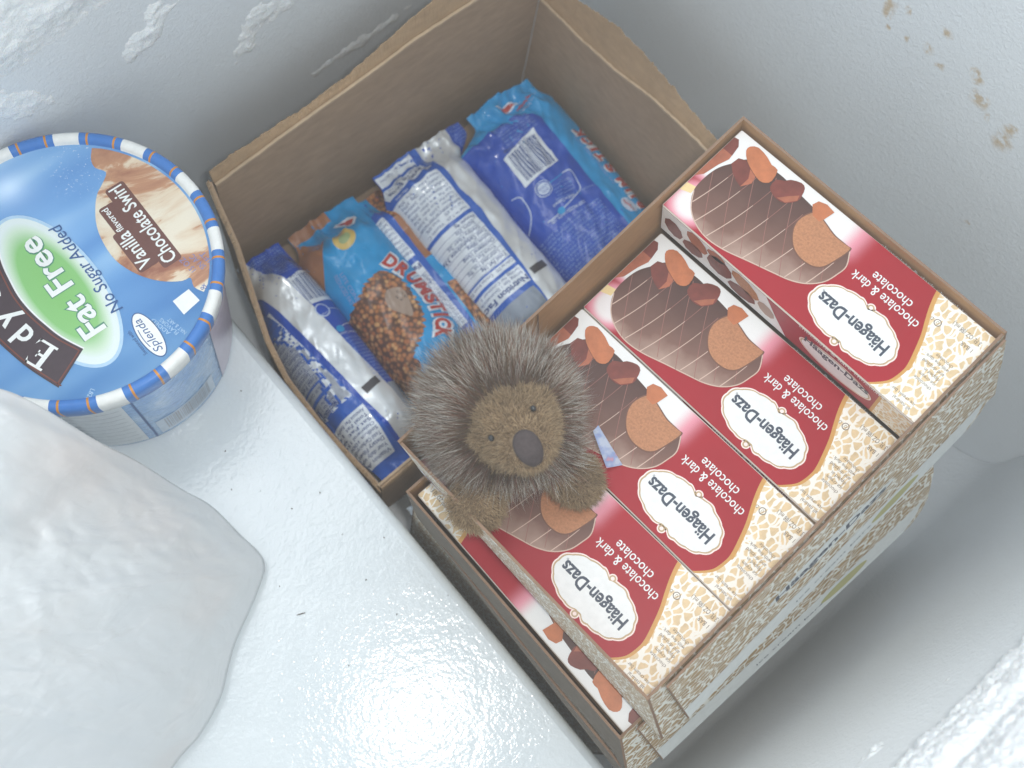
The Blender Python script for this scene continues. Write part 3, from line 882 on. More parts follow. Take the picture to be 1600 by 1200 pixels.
def art_w1(A):
    A.rect(0, 80, 172, 145, F_blue, 1)
    sl = [(0, 98), (12, 100), (28.9, 101.7), (87, 108.2), (126.3, 111.4), (172, 117.5)]
    sr = [(0, 112), (14.2, 115.1), (34.3, 119.9), (56.7, 122.9), (86.2, 125.5), (123.8, 130.2), (172, 136)]
    strip(A, sl, sr, M_silver, 2)
    strip(A, [(40.8, 78), (172, 78)], [(40.8, 97.0), (80.2, 103.4), (123.9, 108.3), (172, 114.5)], F_stripe, 2)
    facts_panel(A, 44, 122, 78, 99.5)
    A.poly([(44, 98), (122, 98), (122, 107.2), (80.2, 102.6), (44, 98.8)], F_white, 2)
    A.rect(130, 76, 163, 109, F_white, 3)
    for i, s in enumerate(('Amount Per Serving', 'Total Fat 16g', 'Sat Fat 9g', 'Cholesterol 15mg', 'Sodium 100mg', 'Total Carbohydrate', 'Dietary Fiber 2g', 'Your daily values', 'Vitamin A 2%')):
        A.text(s, 132 + i * 3.4, 107.5, w=24, h=2.2, ang=ACROSS, m=F_ink, layer=4, bold=0.01)
    A.poly([(119.4, 126.5), (124.3, 127.4), (126.6, 115.2), (121.2, 114.3)], F_dark, 4)
    A.poly([(31.1, 138), (57.8, 138.4), (57.9, 123.3), (35.6, 120.5)], F_white, 3)
    for i in range(15):
        x = 122.5 + i * 1.02
        A.rect(38 - (x - 122) * 0.30, x, 55.0, x + random.choice((0.3, 0.5, 0.7)), F_ink, 4)
    A.text('0 72554', 34.0, 135.0, w=12, h=2.0, ang=ACROSS, m=F_ink, layer=4)
    fine_text(A, 2, 30, 113, 136, F_pale, 4)
    A.ell(64.5, 126.5, 5.0, 4.6, F_text, 3); A.ell(64.5, 126.5, 4.2, 3.9, F_blue, 4); A.text('LOW FAT', 66.5, 129.2, w=5.4, h=1.6, ang=ACROSS, m=F_text, layer=5)
    A.stroke([(64.5, 131), (66, 140), (76, 141), (80.5, 128)], 0.5, F_text, 3)
    A.ell(81.1, 128.2, 2.6, 2.6, F_cyan, 4); A.text('Good to Connect', 84.0, 139, w=14, h=2.0, ang=ACROSS, m=F_text, layer=3)
    fine_text(A, 88, 122, 126.5, 140, F_pale, 6)
    A.rect(126, 131, 172, 142, ink('film_greyed', (142, 152, 166), 0.3), 3)
cone('wrapped cone lying back-up beside the torn left wall of the cardboard box', 112.0, 27.5, 0.026, -0.062, art_w1, [F_blue, M_silver], crimp=(13.0, 121.5, 16.5), seed=1.3, L=172, blend=52.0)

def art_w2(A):
    A.rect(0, 130, 172, 205, F_cyan, 1)
    A.poly([(0, 138), (20.5, 159.6), (28, 153.5), (46, 141), (60, 132), (0, 130)], F_tan, 2)
    A.rect(0, 138, 8, 175, F_tan, 2)
    A.ell(31.5, 168.2, 7.4, 9.2, F_yel, 2, 36, 0.7); A.ell(32.0, 168.2, 3.2, 5.0, F_grn, 3, 24, 0.4)
    A.poly([(14.7, 171.9), (13.5, 183.7), (18.3, 188.7), (23.8, 182.5), (22.0, 175)], F_white, 3); A.poly([(15.7, 174), (15.5, 182), (18.3, 186), (21.8, 181.5), (20, 176.5)], F_red, 4)
    outline = [(75.4, 139.0), (69.6, 152.5), (65.7, 159.8), (64.7, 172.3), (72.5, 178.6), (83.6, 180.4), (95.1, 179.2), (104.2, 176.7), (114.2, 169.3), (119.0, 160.9), (127, 154), (172, 150), (172, 132), (86.8, 134)]
    ol = []
    for i, p in enumerate(spline(outline, 9)):
        n = 0.9 * math.sin(i * 2.1) + 0.6 * math.sin(i * 4.7)
        ol.append((p[0] + n * 0.8, p[1] + n))
    A.poly(ol, M_nuts, 3)
    A.poly(spline([(78.9, 165.4), (79.7, 173.0), (84.7, 176.6), (95.3, 173.9), (101.4, 169.8), (93.5, 163.4), (85.9, 161.6)], 5), F_cone, 4)
    A.text('BEST BY', 82.5, 171.5, w=8, h=1.6, ang=0.4, m=F_dark, layer=5); A.text('06 10', 85, 168.6, w=5, h=1.6, ang=0.4, m=F_dark, layer=5)
    # arched red lettering with a white outline
    pos = [('D', 62.4, 182.6, 20, 7.6), ('R', 70.8, 186.2, 20, 7.6), ('U', 79.4, 188.4, 11, 7.4), ('M', 88.6, 189.6, 3, 8.6), ('S', 97.6, 189.4, -5, 7.0), ('T', 104.8, 188.4, -12, 7.0), ('I', 110.6, 186.6, -20, 2.2), ('C', 116.4, 183.6, -32, 7.2), ('K', 122.6, 178.8, -42, 7.4)]
    for lay, mm, bo in ((4, F_white, 0.17), (6, F_red, 0.05)):
        for ch, l, x, a, w in pos:
            a = math.radians(a); grow_w = 1.0 + bo * 1.2
            hh = 9.6
            A.text(ch, l + math.sin(a) * hh / 2, x - math.cos(a) * hh / 2, h=hh, w=w * grow_w, ang=a, m=mm, layer=lay, bold=bo, align='C')
    for i, s in enumerate(('REDUCED FAT', 'LITE CONE')):
        A.text(s, 48.5 + i * 1.4, 146.8 + i * 3.6, w=22, h=2.5, ang=-0.12, m=F_pale, layer=3, bold=0.02)
cone('wrapped cone showing its front with arched red lettering and a nutty cone picture', 167.5, 31.0, 0.027, -0.066, art_w2, [F_cyan, M_silver], crimp=(14.0, 172.0, 27.0), seed=4.1)

def art_w3(A):
    A.rect(0, 180, 172, 235, F_cyan, 1)
    A.rect(0, 206, 34, 235, M_nuts, 2)
    A.poly([(30, 205), (66, 203), (66, 216), (30, 222)], F_tan, 3)
    A.poly([(88, 205.5), (172, 203), (172, 222), (92, 222)], M_nuts, 3)
    strip(A, [(18, 180), (172, 178)], [(18, 206.4), (47.1, 205.2), (70.5, 204.4), (100.5, 203.4), (172, 200)], F_stripe, 4)
    A.rect(26, 180, 60.5, 200.4, F_white, 5); A.rect(64.5, 178, 118, 199.4, F_white, 5)
    for i in range(9): A.text(('Calories', 'Servings 1', 'Nutrition', 'Your needs', 'values are', 'Vitamin A', 'Calcium 6', 'Iron 0%', 'Fiber 2g')[i], 28 + i * 3.5, 199.4, w=12, h=2.2, ang=ACROSS, m=F_ink, layer=6)
    A.text('Facts', 66.5, 199, w=14, h=3.4, ang=ACROSS, m=F_ink, layer=6, bold=0.03)
    for i in range(12):
        A.rect(74 + i * 3.6, 182, 74.3 + i * 3.6, 199.4, F_ink, 6); A.text(('16g', '9g', '0g', '15mg', '100mg', '33g', '2g', '20g', '4g', '2%', '0%', '6%')[i] + ' 25%', 75.2 + i * 3.6, 198.6, w=8, h=2.1, ang=ACROSS, m=F_ink, layer=6)
cone('wrapped cone mostly buried between the red-lettered one and its neighbour, only a strip showing', 203.5, 22.0, 0.021, -0.072, art_w3, [F_blue, M_silver], crimp=(10.0, 206.0, 14.0), seed=7.7, y0=0.290)

def art_w4(A):
    A.rect(0, 200, 172, 300, F_blue, 1)
    stripe = [(0, 253), (6.7, 252.9), (28.7, 250.7), (51.1, 249.3), (70.3, 251.2), (85.6, 249.4), (109.6, 248.6), (129.0, 246.5), (172, 243)]
    sr = [(0, 279), (3.9, 278.4), (18, 277), (24.3, 273.3), (46.3, 267.5), (60, 269.2), (66.8, 267.2), (105.2, 266.2), (126.2, 268.6), (172, 270)]
    strip(A, stripe, sr, M_silver, 2)
    strip(A, [(0, 200), (172, 200)], [(l, x - 0.1) for l, x in stripe], F_stripe, 2)
    A.rect(2, 214, 10.6, 246, F_white, 3); A.rect(13.4, 212, 24.6, 246.4, F_white, 3)
    A.text('Vitamin C  Calcium', 4.5, 244, w=24, h=2.0, ang=ACROSS, m=F_ink, layer=4)
    A.text('Servings Per Container 1', 14.8, 245, w=29, h=2.2, ang=ACROSS, m=F_ink, layer=4); A.text('Nutrition Facts', 18.6, 246, w=31, h=4.2, ang=ACROSS, m=F_ink, layer=4, bold=0.03)
    A.text('FROZEN', 27.0, 223.5, w=9, h=2.2, ang=ACROSS, m=F_white, layer=4)
    A.rect(30.5, 206, 66.5, 245.2, F_white, 3)
    for i, s in enumerate(('Dietary Fiber      25g  30g', 'Carbohydrate   300g  375g', 'Sodium  Less than  2400mg', 'Cholesterol Less 300mg', 'Sat Fat Less than  20g', 'Total Fat Less than  65g', 'Calories  2,000  2,500', 'lower depending on your needs')):
        A.text(s, 33 + i * 3.3, 244, w=32, h=2.0, ang=ACROSS, m=F_ink, layer=4)
    A.text('Calcium 6%     Iron 0%', 59.4, 244, w=30, h=2.2, ang=ACROSS, m=F_ink, layer=4); A.text('Vitamin A 2%   Vitamin C', 63.4, 244, w=31, h=2.2, ang=ACROSS, m=F_ink, layer=4)
    A.rect(57.6, 206, 57.9, 245, F_ink, 4)
    A.rect(69.4, 204, 130, 245.0, F_white, 3)
    n = 9; l = 70.6; st = 4.25
    for i, (s, b) in enumerate(FACTS):
        A.text(s, l + i * st, 244.0 - (0 if b else 2.5), w=min(34, len(s) * 1.55), h=2.6, ang=ACROSS, m=F_ink, layer=4, bold=0.012 if b else 0)
        A.rect(l + (i + 0.80) * st, 206, l + (i + 0.80) * st + 0.25, 245, F_ink, 4)
    A.rect(108.6, 204, 109.8, 245, F_stripe, 4)
    A.text('Calories 290    Calories from Fat', 110.8, 244, w=34, h=2.2, ang=ACROSS, m=F_ink, layer=4)
    A.rect(114.6, 204, 117.0, 245, F_stripe, 4)
    A.text('Servings Per Container 1', 118.0, 244, w=30, h=2.1, ang=ACROSS, m=F_ink, layer=4); A.text('Serving Size 1 Drumstick', 121.2, 244, w=32, h=2.1, ang=ACROSS, m=F_ink, layer=4)
    A.text('Nutrition Facts', 124.8, 244.6, w=37, h=4.0, ang=ACROSS, m=F_ink, layer=4, bold=0.03)
    A.rect(134, 204, 172, 244, ink('film_greyed', (142, 152, 166), 0.3), 3)
    A.poly([(121.9, 262.5), (127.2, 262.9), (128.5, 249.4), (123.3, 249.0)], F_dark, 4)
    fine_text(A, 1, 22, 279.5, 292, F_pale, 9)
    A.poly([(26, 282), (44, 275), (47, 281), (30, 288)], F_white, 3)
    for i in range(8): A.rect(29 - i * 0.2, 274.5 + i * 1.4, 45, 275.1 + i * 1.4, F_ink, 4)
cone('wrapped cone lying back-up in the middle with its full nutrition table showing', 241.0, 32.5, 0.027, -0.060, art_w4, [F_blue, M_silver], crimp=(13.0, 254.0, 37.0), seed=2.6, y0=0.2955, lift=0.012)

def art_w5(A):
    A.rect(0, 255, 172, 328, F_blue, 1)
    strip(A, [(0, 318), (26, 318), (40, 329), (62.6, 327.2), (82.5, 327.2), (105, 325.8), (172, 323)], [(0, 365), (172, 365)], F_cyan, 2)
    A.rect(0, 270, 26, 360, F_cyan, 2)
    A.poly([(7, 318), (8.5, 331), (13, 336), (15, 326), (13.5, 318)], F_white, 3); A.poly([(8.4, 320), (9.5, 329), (12.4, 332), (13.5, 325), (12.2, 320)], F_red, 4)
    A.text('Nestle', 14.5, 338.5, w=13, h=3.2, ang=ACROSS + 0.35, m=F_red, layer=4, bold=0.03); A.text('ICE CREAM', 20.0, 337, w=14, h=2.6, ang=ACROSS + 0.35, m=F_text, layer=4)
    fine_text(A, 27, 43, 295, 322, F_pale, 12)
    A.poly([(43.6, 318.1), (72.7, 316.8), (74.4, 287.0), (49.6, 287.8)], F_white, 3)
    r = random.Random(3)
    x = 290.5
    while x < 314.5:
        w = r.choice((0.4, 0.4, 0.7, 1.1)); A.rect(50.5 - (x - 288) * 0.12, x, 72.2 - (x - 316) * -0.02, x + w, F_ink, 4); x += w + r.choice((0.5, 0.8))
    A.text('0 72554 11088', 47.6, 315.5, w=25, h=2.4, ang=ACROSS - 0.1, m=F_ink, layer=4)
    A.ell(83.1, 295.3, 5.8, 5.8, F_text, 3, 36); A.ell(83.1, 295.3, 5.2, 5.2, F_blue, 4, 36); A.ell(83.1, 295.3, 4.3, 4.3, F_text, 5, 30); A.text('GOOD LIFE', 81.4, 298.8, w=7, h=1.6, ang=ACROSS, m=F_blue, layer=6); A.text('FOOD', 84.2, 297.5, w=4.4, h=1.6, ang=ACROSS, m=F_blue, layer=6)
    A.stroke([(82.5, 301), (82.0, 312)], 0.6, F_cyan, 3)
    A.stroke(spline([(82.0, 312), (82.6, 316.5), (86, 318), (94, 317), (98, 315), (100, 309), (102.9, 294.3), (102.8, 283.2)], 5, False), 0.7, F_text, 3)
    A.ell(102.9, 294.3, 2.4, 2.4, F_cyan, 4, 20)
    A.stroke(spline([(74, 276), (78, 281), (90, 279), (97, 274), (102, 268)], 5, False), 0.7, F_text, 3)
    A.text('Good to Connect', 98.5, 309.5, w=17, h=2.2, ang=ACROSS - 0.15, m=F_text, layer=3, bold=0.015)
    for i in range(4): A.text(('Visit us to learn more', 'Call us for questions', 'Please have package', 'available when calling')[i], 86.5 + i * 2.6, 314 - i * 0.4, w=14, h=1.4, ang=ACROSS - 0.1, m=F_pale, layer=3)
    A.text('KEEP FROZEN UNTIL USE', 106, 311, w=26, h=2.3, ang=ACROSS - 0.1, m=F_text, layer=3, bold=0.01)
    A.text('Distributed by the Ice Cream Company', 100.5, 325, w=30, h=1.6, ang=ACROSS - 0.2, m=F_pale, layer=3)
    fine_text(A, 110, 160, 272, 320, F_pale, 15, 2.7)
    pos = [('D', 141), ('R', 132), ('U', 122.5), ('M', 112.4), ('S', 99.4), ('T', 89.0), ('I', 79.5), ('C', 74.5), ('K', 65)]
    for lay, mm, b in ((4, F_white, 0.15), (6, F_red, 0.045)):
        for ch, l in pos:
            A.text(ch, l, 351.5 - 0.0 * l, h=9.0, w=None if ch == 'I' else 7.6, ang=ALONG_B + 0.03, m=mm, layer=lay, bold=b)
    A.text('The Original Sundae Cone', 108.0, 340.0, w=44, h=2.2, ang=ALONG_B, m=F_pale, layer=4)
    A.ell(125.9, 336.2, 6.5, 4.6, F_text, 4, 30, 0.3); A.text('Nestle', 130.5, 337.6, w=10, h=2.6, ang=ALONG_B + 0.2, m=F_red, layer=5, bold=0.02)
cone('wrapped cone by the right wall with barcode panel and bright blue side', 312.0, 44.0, 0.027, -0.062, art_w5, [F_cyan, M_silver], crimp=(15.0, 326.0, 27.0), seed=9.2, y0=0.2952, amp=1.3, lift=0.024)

# ------------------------------------------------------------------ stacked display trays of bar cartons
TU = Vector((-0.9847, -0.0889, -0.1498)); TV = Vector((0.0693, -0.9890, 0.1308)); TW = Vector((-0.1598, 0.1184, 0.9800)); TA = Vector((0.3129, 0.1202, 0.1663))
TU.normalize(); TV = (TV - TU * TV.dot(TU)).normalized(); TW = TU.cross(TV)
TM = Matrix((TU, TV, TW)).transposed().to_4x4(); TM.translation = TA      # tray frame: u from the right wall to the step, v from the cones to the near wall, w up; rim plane w = 0

def crackle(name, light, dark, scale, stretch, thr, rough=0.45, rot=0.0):
    t = NT(name); c = t.co()
    wn = t.n('ShaderNodeTexNoise'); t.l(c, wn.inputs['Vector']); wn.inputs['Scale'].default_value = 120.0; wn.inputs['Detail'].default_value = 2.0
    vm = t.n('ShaderNodeVectorMath', operation='MULTIPLY_ADD'); t.l(wn.outputs['Color'], vm.inputs[0]); vm.inputs[1].default_value = (0.005,) * 3; t.l(c, vm.inputs[2])
    mp = t.map(vm.outputs[0], stretch, rot=(0, 0, rot))
    d = t.voro(mp, scale, 'DISTANCE_TO_EDGE', 1.0)
    big = t.noise(c, 70.0, 2.0)
    th = t.math('MULTIPLY_ADD', big, thr * 1.6, thr * 0.25)
    f = t.sstep(t.math('DIVIDE', d, th), 0.75, 1.25)
    tone = t.noise(c, 180.0, 3.0)
    dk = S(*dark)
    dc = t.ramp(tone, [(0.3, tuple(v * 0.85 for v in dk[:3]) + (1,)), (0.7, tuple(min(1, v * 1.12) for v in dk[:3]) + (1,))])
    return t.fin(t.mix(f, S(*light), dc), rough, 0.4)
M_crk = crackle('carton_crackle', (240, 236, 226), (222, 196, 154), 300.0, (1.0, 0.70, 1.0), 0.12, rot=0.5)
M_trayp = crackle('tray_crackle', (222, 221, 212), (166, 138, 98), 150.0, (1.0, 1.9, 2.2), 0.085, 0.5)
M_tray_kraft = kraft('tray_kraft', (172, 134, 94), 0.7, 0.15)
M_tray_edge = kraft('tray_edge', (142, 116, 96), 0.8, 0.3)
M_trayw = ink('tray_white', (214, 217, 214), 0.45)
K_slate = ink('carton_slate', (66, 74, 88), 0.4); K_white = ink('carton_white', (230, 231, 230), 0.38); K_gold = ink('carton_gold', (202, 152, 84), 0.38); K_tan = ink('carton_tan', (186, 160, 124), 0.38)
K_rose = ink('carton_rim', (244, 224, 218), 0.38); K_text = ink('carton_text', (120, 104, 92), 0.4)
K_chunkL = ink('chunk_light', (188, 112, 72), 0.38, 0.22, 0.14, 150); K_chunkD = ink('chunk_dark', (118, 56, 46), 0.38, 0.22, 0.22, 110); K_bite = ink('bite_cocoa', (178, 122, 86), 0.4, 0.22, 0.16, 900); K_biteE = ink('bite_edge', (112, 76, 62), 0.4)
K_chunkM = ink('chunk_mid', (166, 96, 70), 0.38, 0.22, 0.2, 130); K_cream = ink('carton_cream', (232, 206, 152), 0.38); K_driz = ink('drizzle_light', (204, 176, 160), 0.35); K_driz2 = ink('drizzle_red', (146, 98, 88), 0.38)
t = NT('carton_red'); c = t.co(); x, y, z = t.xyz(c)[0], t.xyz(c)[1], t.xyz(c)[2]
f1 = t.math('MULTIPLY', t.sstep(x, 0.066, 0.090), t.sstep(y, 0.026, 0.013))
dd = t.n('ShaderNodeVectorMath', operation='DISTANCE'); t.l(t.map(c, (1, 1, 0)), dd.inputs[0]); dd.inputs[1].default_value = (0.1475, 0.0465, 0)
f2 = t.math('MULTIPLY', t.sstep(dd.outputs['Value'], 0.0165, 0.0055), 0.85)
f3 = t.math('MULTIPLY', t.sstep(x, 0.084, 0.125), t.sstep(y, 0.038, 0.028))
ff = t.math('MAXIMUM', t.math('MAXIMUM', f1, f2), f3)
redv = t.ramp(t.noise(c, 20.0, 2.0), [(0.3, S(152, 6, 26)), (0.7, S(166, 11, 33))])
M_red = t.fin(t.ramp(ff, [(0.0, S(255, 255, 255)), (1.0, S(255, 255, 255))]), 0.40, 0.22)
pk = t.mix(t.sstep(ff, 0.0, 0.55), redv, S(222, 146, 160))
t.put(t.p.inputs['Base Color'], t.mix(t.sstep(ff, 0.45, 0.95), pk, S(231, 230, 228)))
t = NT('carton_chocolate'); c = t.co(); x, y, z = t.xyz(c)[0], t.xyz(c)[1], t.xyz(c)[2]
g = t.math('ADD', t.math('MULTIPLY', y, 14.0), t.math('MULTIPLY', t.math('SUBTRACT', 0.15, x), 4.0))
g = t.math('ADD', g, t.math('MULTIPLY', t.noise(c, 60.0, 3.0), 0.25))
M_choc = t.fin(t.ramp(g, [(0.25, S(62, 40, 36)), (0.55, S(90, 60, 52)), (0.85, S(122, 88, 76)), (1.15, S(170, 142, 128))]), 0.40, 0.22)
M_cartonside = ink('carton_board', (206, 196, 184), 0.5)

BAR = [(142.1, 15.6), (146.2, 23.5), (147.5, 32.9), (146.4, 41.6), (141.1, 49.4), (133.7, 54.2), (124.4, 56.2), (113.9, 54.9), (102.0, 51.2), (89.1, 47.3), (80.7, 44.5), (73.8, 40.2), (68.8, 33.8), (67.0, 26.7), (66.7, 20.3), (71.0, 12.8), (81.4, 12.0), (88.9, 9.7), (97.5, 7.7), (109.6, 6.5), (121.8, 5.3), (134.1, 7.3), (139.5, 10.7)]
BITE = [(96.7, 10.1), (98.8, 16.9), (97.2, 23.2), (92.1, 29.2), (86.0, 31.9), (79.0, 31.4), (74.9, 28.5), (72.9, 23.1), (71.2, 12.6), (74.1, 11.9), (81.4, 12.0), (88.5, 10.1), (93.7, 8.9)]
LOGO = [(65.9, 33.9), (68.1, 37.3), (68.8, 41.4), (67.4, 45.2), (64.3, 48.3), (60.4, 50.4), (56.5, 51.8), (52.7, 52.5), (49.0, 52.2), (45.9, 51.4), (44.0, 51.3), (40.9, 52.7), (37.8, 52.5), (34.3, 52.1), (30.5, 51.3), (26.8, 49.8), (23.9, 47.3), (21.7, 44.0), (21.3, 40.0), (22.7, 36.3), (24.9, 33.3), (28.1, 31.4), (31.9, 30.0), (35.7, 28.5), (39.2, 28.2), (43.3, 29.3), (45.6, 29.6), (49.6, 28.0), (52.6, 28.3), (57.0, 29.2), (61.1, 30.5)]
def grow(pts, d):
    cx = sum(p[0] for p in pts) / len(pts); cy = sum(p[1] for p in pts) / len(pts)
    out = []
    for x, y in pts:
        v = Vector((x - cx, y - cy)); l = v.length
        out.append((cx + v.x * (l + d) / l, cy + v.y * (l + d) / l))
    return out
def scallop(pts, a, k):
    n = len(pts); out = []
    cx = sum(p[0] for p in pts) / n; cy = sum(p[1] for p in pts) / n
    for i, (x, y) in enumerate(pts):
        v = Vector((x - cx, y - cy)).normalized() * a * abs(math.sin(i * PI * k / n))
        out.append((x + v.x, y + v.y))
    return out
def carton_art():
    A = Art()
    W, Hh = 152.0, 57.5
    A.rect(-6, 0, W, Hh, M_red, 1)
    curve = [(28.6, 0.0), (27.6, 3.7), (25.6, 9.2), (22.8, 15.4), (19.4, 22.5), (16.3, 31.3), (14.4, 37.8), (14.0, 42.5), (15.3, 49.8), (19.4, 55.4), (21.6, 57.5)]
    cs = spline(curve, 5, False)
    A.poly([(-6, 0)] + cs + [(-6, Hh)], K_gold, 2)
    A.poly([(-6, 0)] + [(max(0, x - (2.2 if y < 40 else 1.5)), y) for x, y in cs] + [(-6, Hh)], M_crk, 3)
    A.poly(spline([(154, 44.5), (150, 45.0), (145, 42), (146, 38.4), (150, 39.0), (154, 40)], 3), K_cream, 2) if False else A.poly([(152, 45.5), (146.5, 43.4), (146.9, 39.0), (152, 40.2)], K_cream, 2)
    bar = spline(BAR, 6)
    A.poly(bar, M_choc, 3)
    edge = [p for p in bar]
    lo = [p for p in spline(BAR[3:16], 6, False)]
    A.stroke([(x, y - 0.35) for x, y in lo], 0.55, K_driz, 4)
    for X0 in (143, 133.5, 123.5, 113.5, 104, 94, 84.5, 76):
        pts = [(X0 + 2.5 - 12 * s + 5 * s * s, 58 - 44 * s) for s in [i / 30 for i in range(31)]]
        run = []
        for p in pts:
            if inside(p, bar) and inside((p[0], p[1] - 0.6), bar): run.append(p)
        if len(run) > 3:
            k = int(len(run) * 0.72)
            A.stroke(run[:k], [0.50 * (1 - 0.6 * i / len(run)) for i in range(k)], K_driz, 5)
            A.stroke(run[k - 1:], 0.30, K_driz2, 5)
    for X0 in (158, 146, 134, 122, 110, 98, 86):
        pts = [(X0 - 34 * s, 8 + 52 * s + 8 * s * (1 - s)) for s in [i / 30 for i in range(31)]]
        run = [p for p in pts if inside(p, bar)]
        if len(run) > 3: A.stroke(run, 0.32, K_driz2, 4)
    A.poly(spline(grow(BITE, 0.7), 5), K_biteE, 6); A.poly(spline(BITE, 5), K_bite, 7)
    A.poly([(152, 35.0), (152, 16), (152, 8.5), (147.0, 8.0), (145.6, 16.5), (147.4, 22.2), (149.1, 31.2)], K_chunkM, 6)
    A.poly([(152, 14), (152, 5.5), (149.5, 5.0), (147.0, 8.0), (145.9, 14)], K_chunkD, 7)
    A.poly([(143.2, 17.5), (142.6, 12.8), (139.1, 11.1), (134.4, 13.2), (131.5, 17.8), (131.5, 23.9), (135.3, 22.9), (139.6, 20.6)], K_chunkD, 6)
    A.poly([(134.4, 13.2), (131.5, 17.8), (131.5, 23.9), (128.6, 18.8), (129.6, 14.8)], K_chunkM, 6)
    A.poly(spline([(142.7, 7.2), (142.8, 4.0), (139.3, 1.6), (132.7, 2.6), (128.4, 4.3), (124.3, 4.4), (122.4, 10.8), (123.9, 13.8), (127.0, 15.0), (132.4, 13.7), (138.3, 11.2)], 2), K_chunkL, 8)
    A.poly(spline([(120.8, 14.0), (121.3, 8.9), (117.9, 6.5), (116.1, 3.9), (111.2, 1.6), (108.1, 2.7), (106.5, 6.8), (106.1, 10.4), (109.8, 15.5), (114.3, 16.6), (117.7, 15.9)], 2), K_chunkD, 8)
    A.poly([(114.5, 16.0), (109.9, 15.2), (106.4, 10.4), (107.4, 7.5), (111.0, 11.5)], K_chunkM, 9)
    A.poly([(99.7, 6.7), (98.7, 3.3), (94.6, 1.8), (89.3, 2.6), (90.4, 8.8), (91.4, 11.4), (95.9, 11.0)], K_chunkL, 8)
    # emblem
    lg = scallop(spline(LOGO, 4), 0.55, 18)
    A.poly(grow(lg, 0.95), K_rose, 4); A.poly(grow(lg, 0.25), K_tan, 5); A.poly(grow(lg, -0.55), K_white, 6)
    for cx, cy in ((44.4, 28.3), (45.5, 53.2)):
        A.ell(cx, cy, 2.3, 2.3, K_rose, 4, 22); A.ell(cx, cy, 1.7, 1.7, K_tan, 5, 22); A.ell(cx, cy, 0.95, 0.95, K_rose, 6, 18)
    A.text('Häagen-Dazs', 25.4, 37.2, w=40.5, h=6.6, m=K_slate, layer=8, bold=0.028)
    A.text('®', 65.4, 36.4, w=1.1, h=1.1, m=K_slate, layer=8)
    def serif(body, x, y, w, h):
        A.text(body, x, y, w=w, h=h, m=K_white, layer=4, bold=0.004)
    serif('chocolate & dark', 23.5, 18.2, 39.2, 5.0)
    serif('chocolate', 32.1, 12.2, 23.0, 5.0)
    for s, x, y, w in (('all natural', -0.6, 53.6, 9.6), ('ice cream bar', -0.6, 50.4, 13.0), ('chocolate', -0.9, 39.4, 9.6), ('ice cream', -0.9, 36.4, 9.0), ('dipped in', -0.9, 33.4, 8.6), ('and drizzled', -0.9, 30.2, 12.0), ('with fine dark', -1.2, 27.0, 12.8), ('chocolate', -1.2, 24.2, 9.4)):
        A.text(s, x, y, w=w, h=1.9, m=K_text, layer=5, res=2)
    A.text('1 BAR', -2.2, 11.4, w=6.2, h=2.3, m=K_text, layer=5); A.text('3 FL OZ (88 mL)', -3.0, 6.0, w=15.8, h=2.5, m=K_text, layer=5)
    A.ell(17.8, 12.4, 1.9, 1.9, K_text, 4, 22); A.ell(17.8, 12.4, 1.45, 1.45, M_crk, 5, 22); A.text('U', 17.2, 11.6, w=1.2, h=1.7, m=K_text, layer=6); A.text('D', 20.6, 11.6, w=1.2, h=1.7, m=K_text, layer=5)
    return A
def side_art():
    """long side: x along the carton, y mm down from the top edge"""
    A = Art()
    D = 26.0
    A.rect(0, 0, 152, D, ink('carton_red_flat', (160, 34, 50), 0.4), 1)
    A.poly([(152, 0), (152, D), (70, D), (78, 14), (86, 0)], K_white, 2)
    A.rect(0, 0, 17, D, M_crk, 2); A.rect(17, 0, 18.6, D, K_gold, 3)
    for cx, cy, rx, ry, m in ((144, 14, 6, 8, K_chunkD), (129, 7, 8, 6, K_chunkM), (131, 18, 7, 6, K_chunkD), (114, 12, 9, 8, K_chunkD), (117, 4, 6, 4, K_chunkM), (98, 8, 10, 6, K_bite), (99, 19, 9, 6, K_chunkD), (84, 15, 6, 5, M_choc)):
        A.ell(cx, cy, rx, ry, m, 4, 9, cx * 0.7)
    A.ell(42, 13, 21.5, 9.6, K_rose, 4, 60); A.ell(42, 13, 20.7, 8.9, K_tan, 5, 60); A.ell(42, 13, 20.0, 8.3, K_white, 6, 60)
    A.text('Häagen-Dazs', 61.0, 10.6, w=38.0, h=5.6, ang=PI, m=K_slate, layer=7, bold=0.028)
    A.text('chocolate & dark chocolate', 66.0, 1.0, w=50.0, h=2.6, ang=PI, m=K_white, layer=5)
    return A
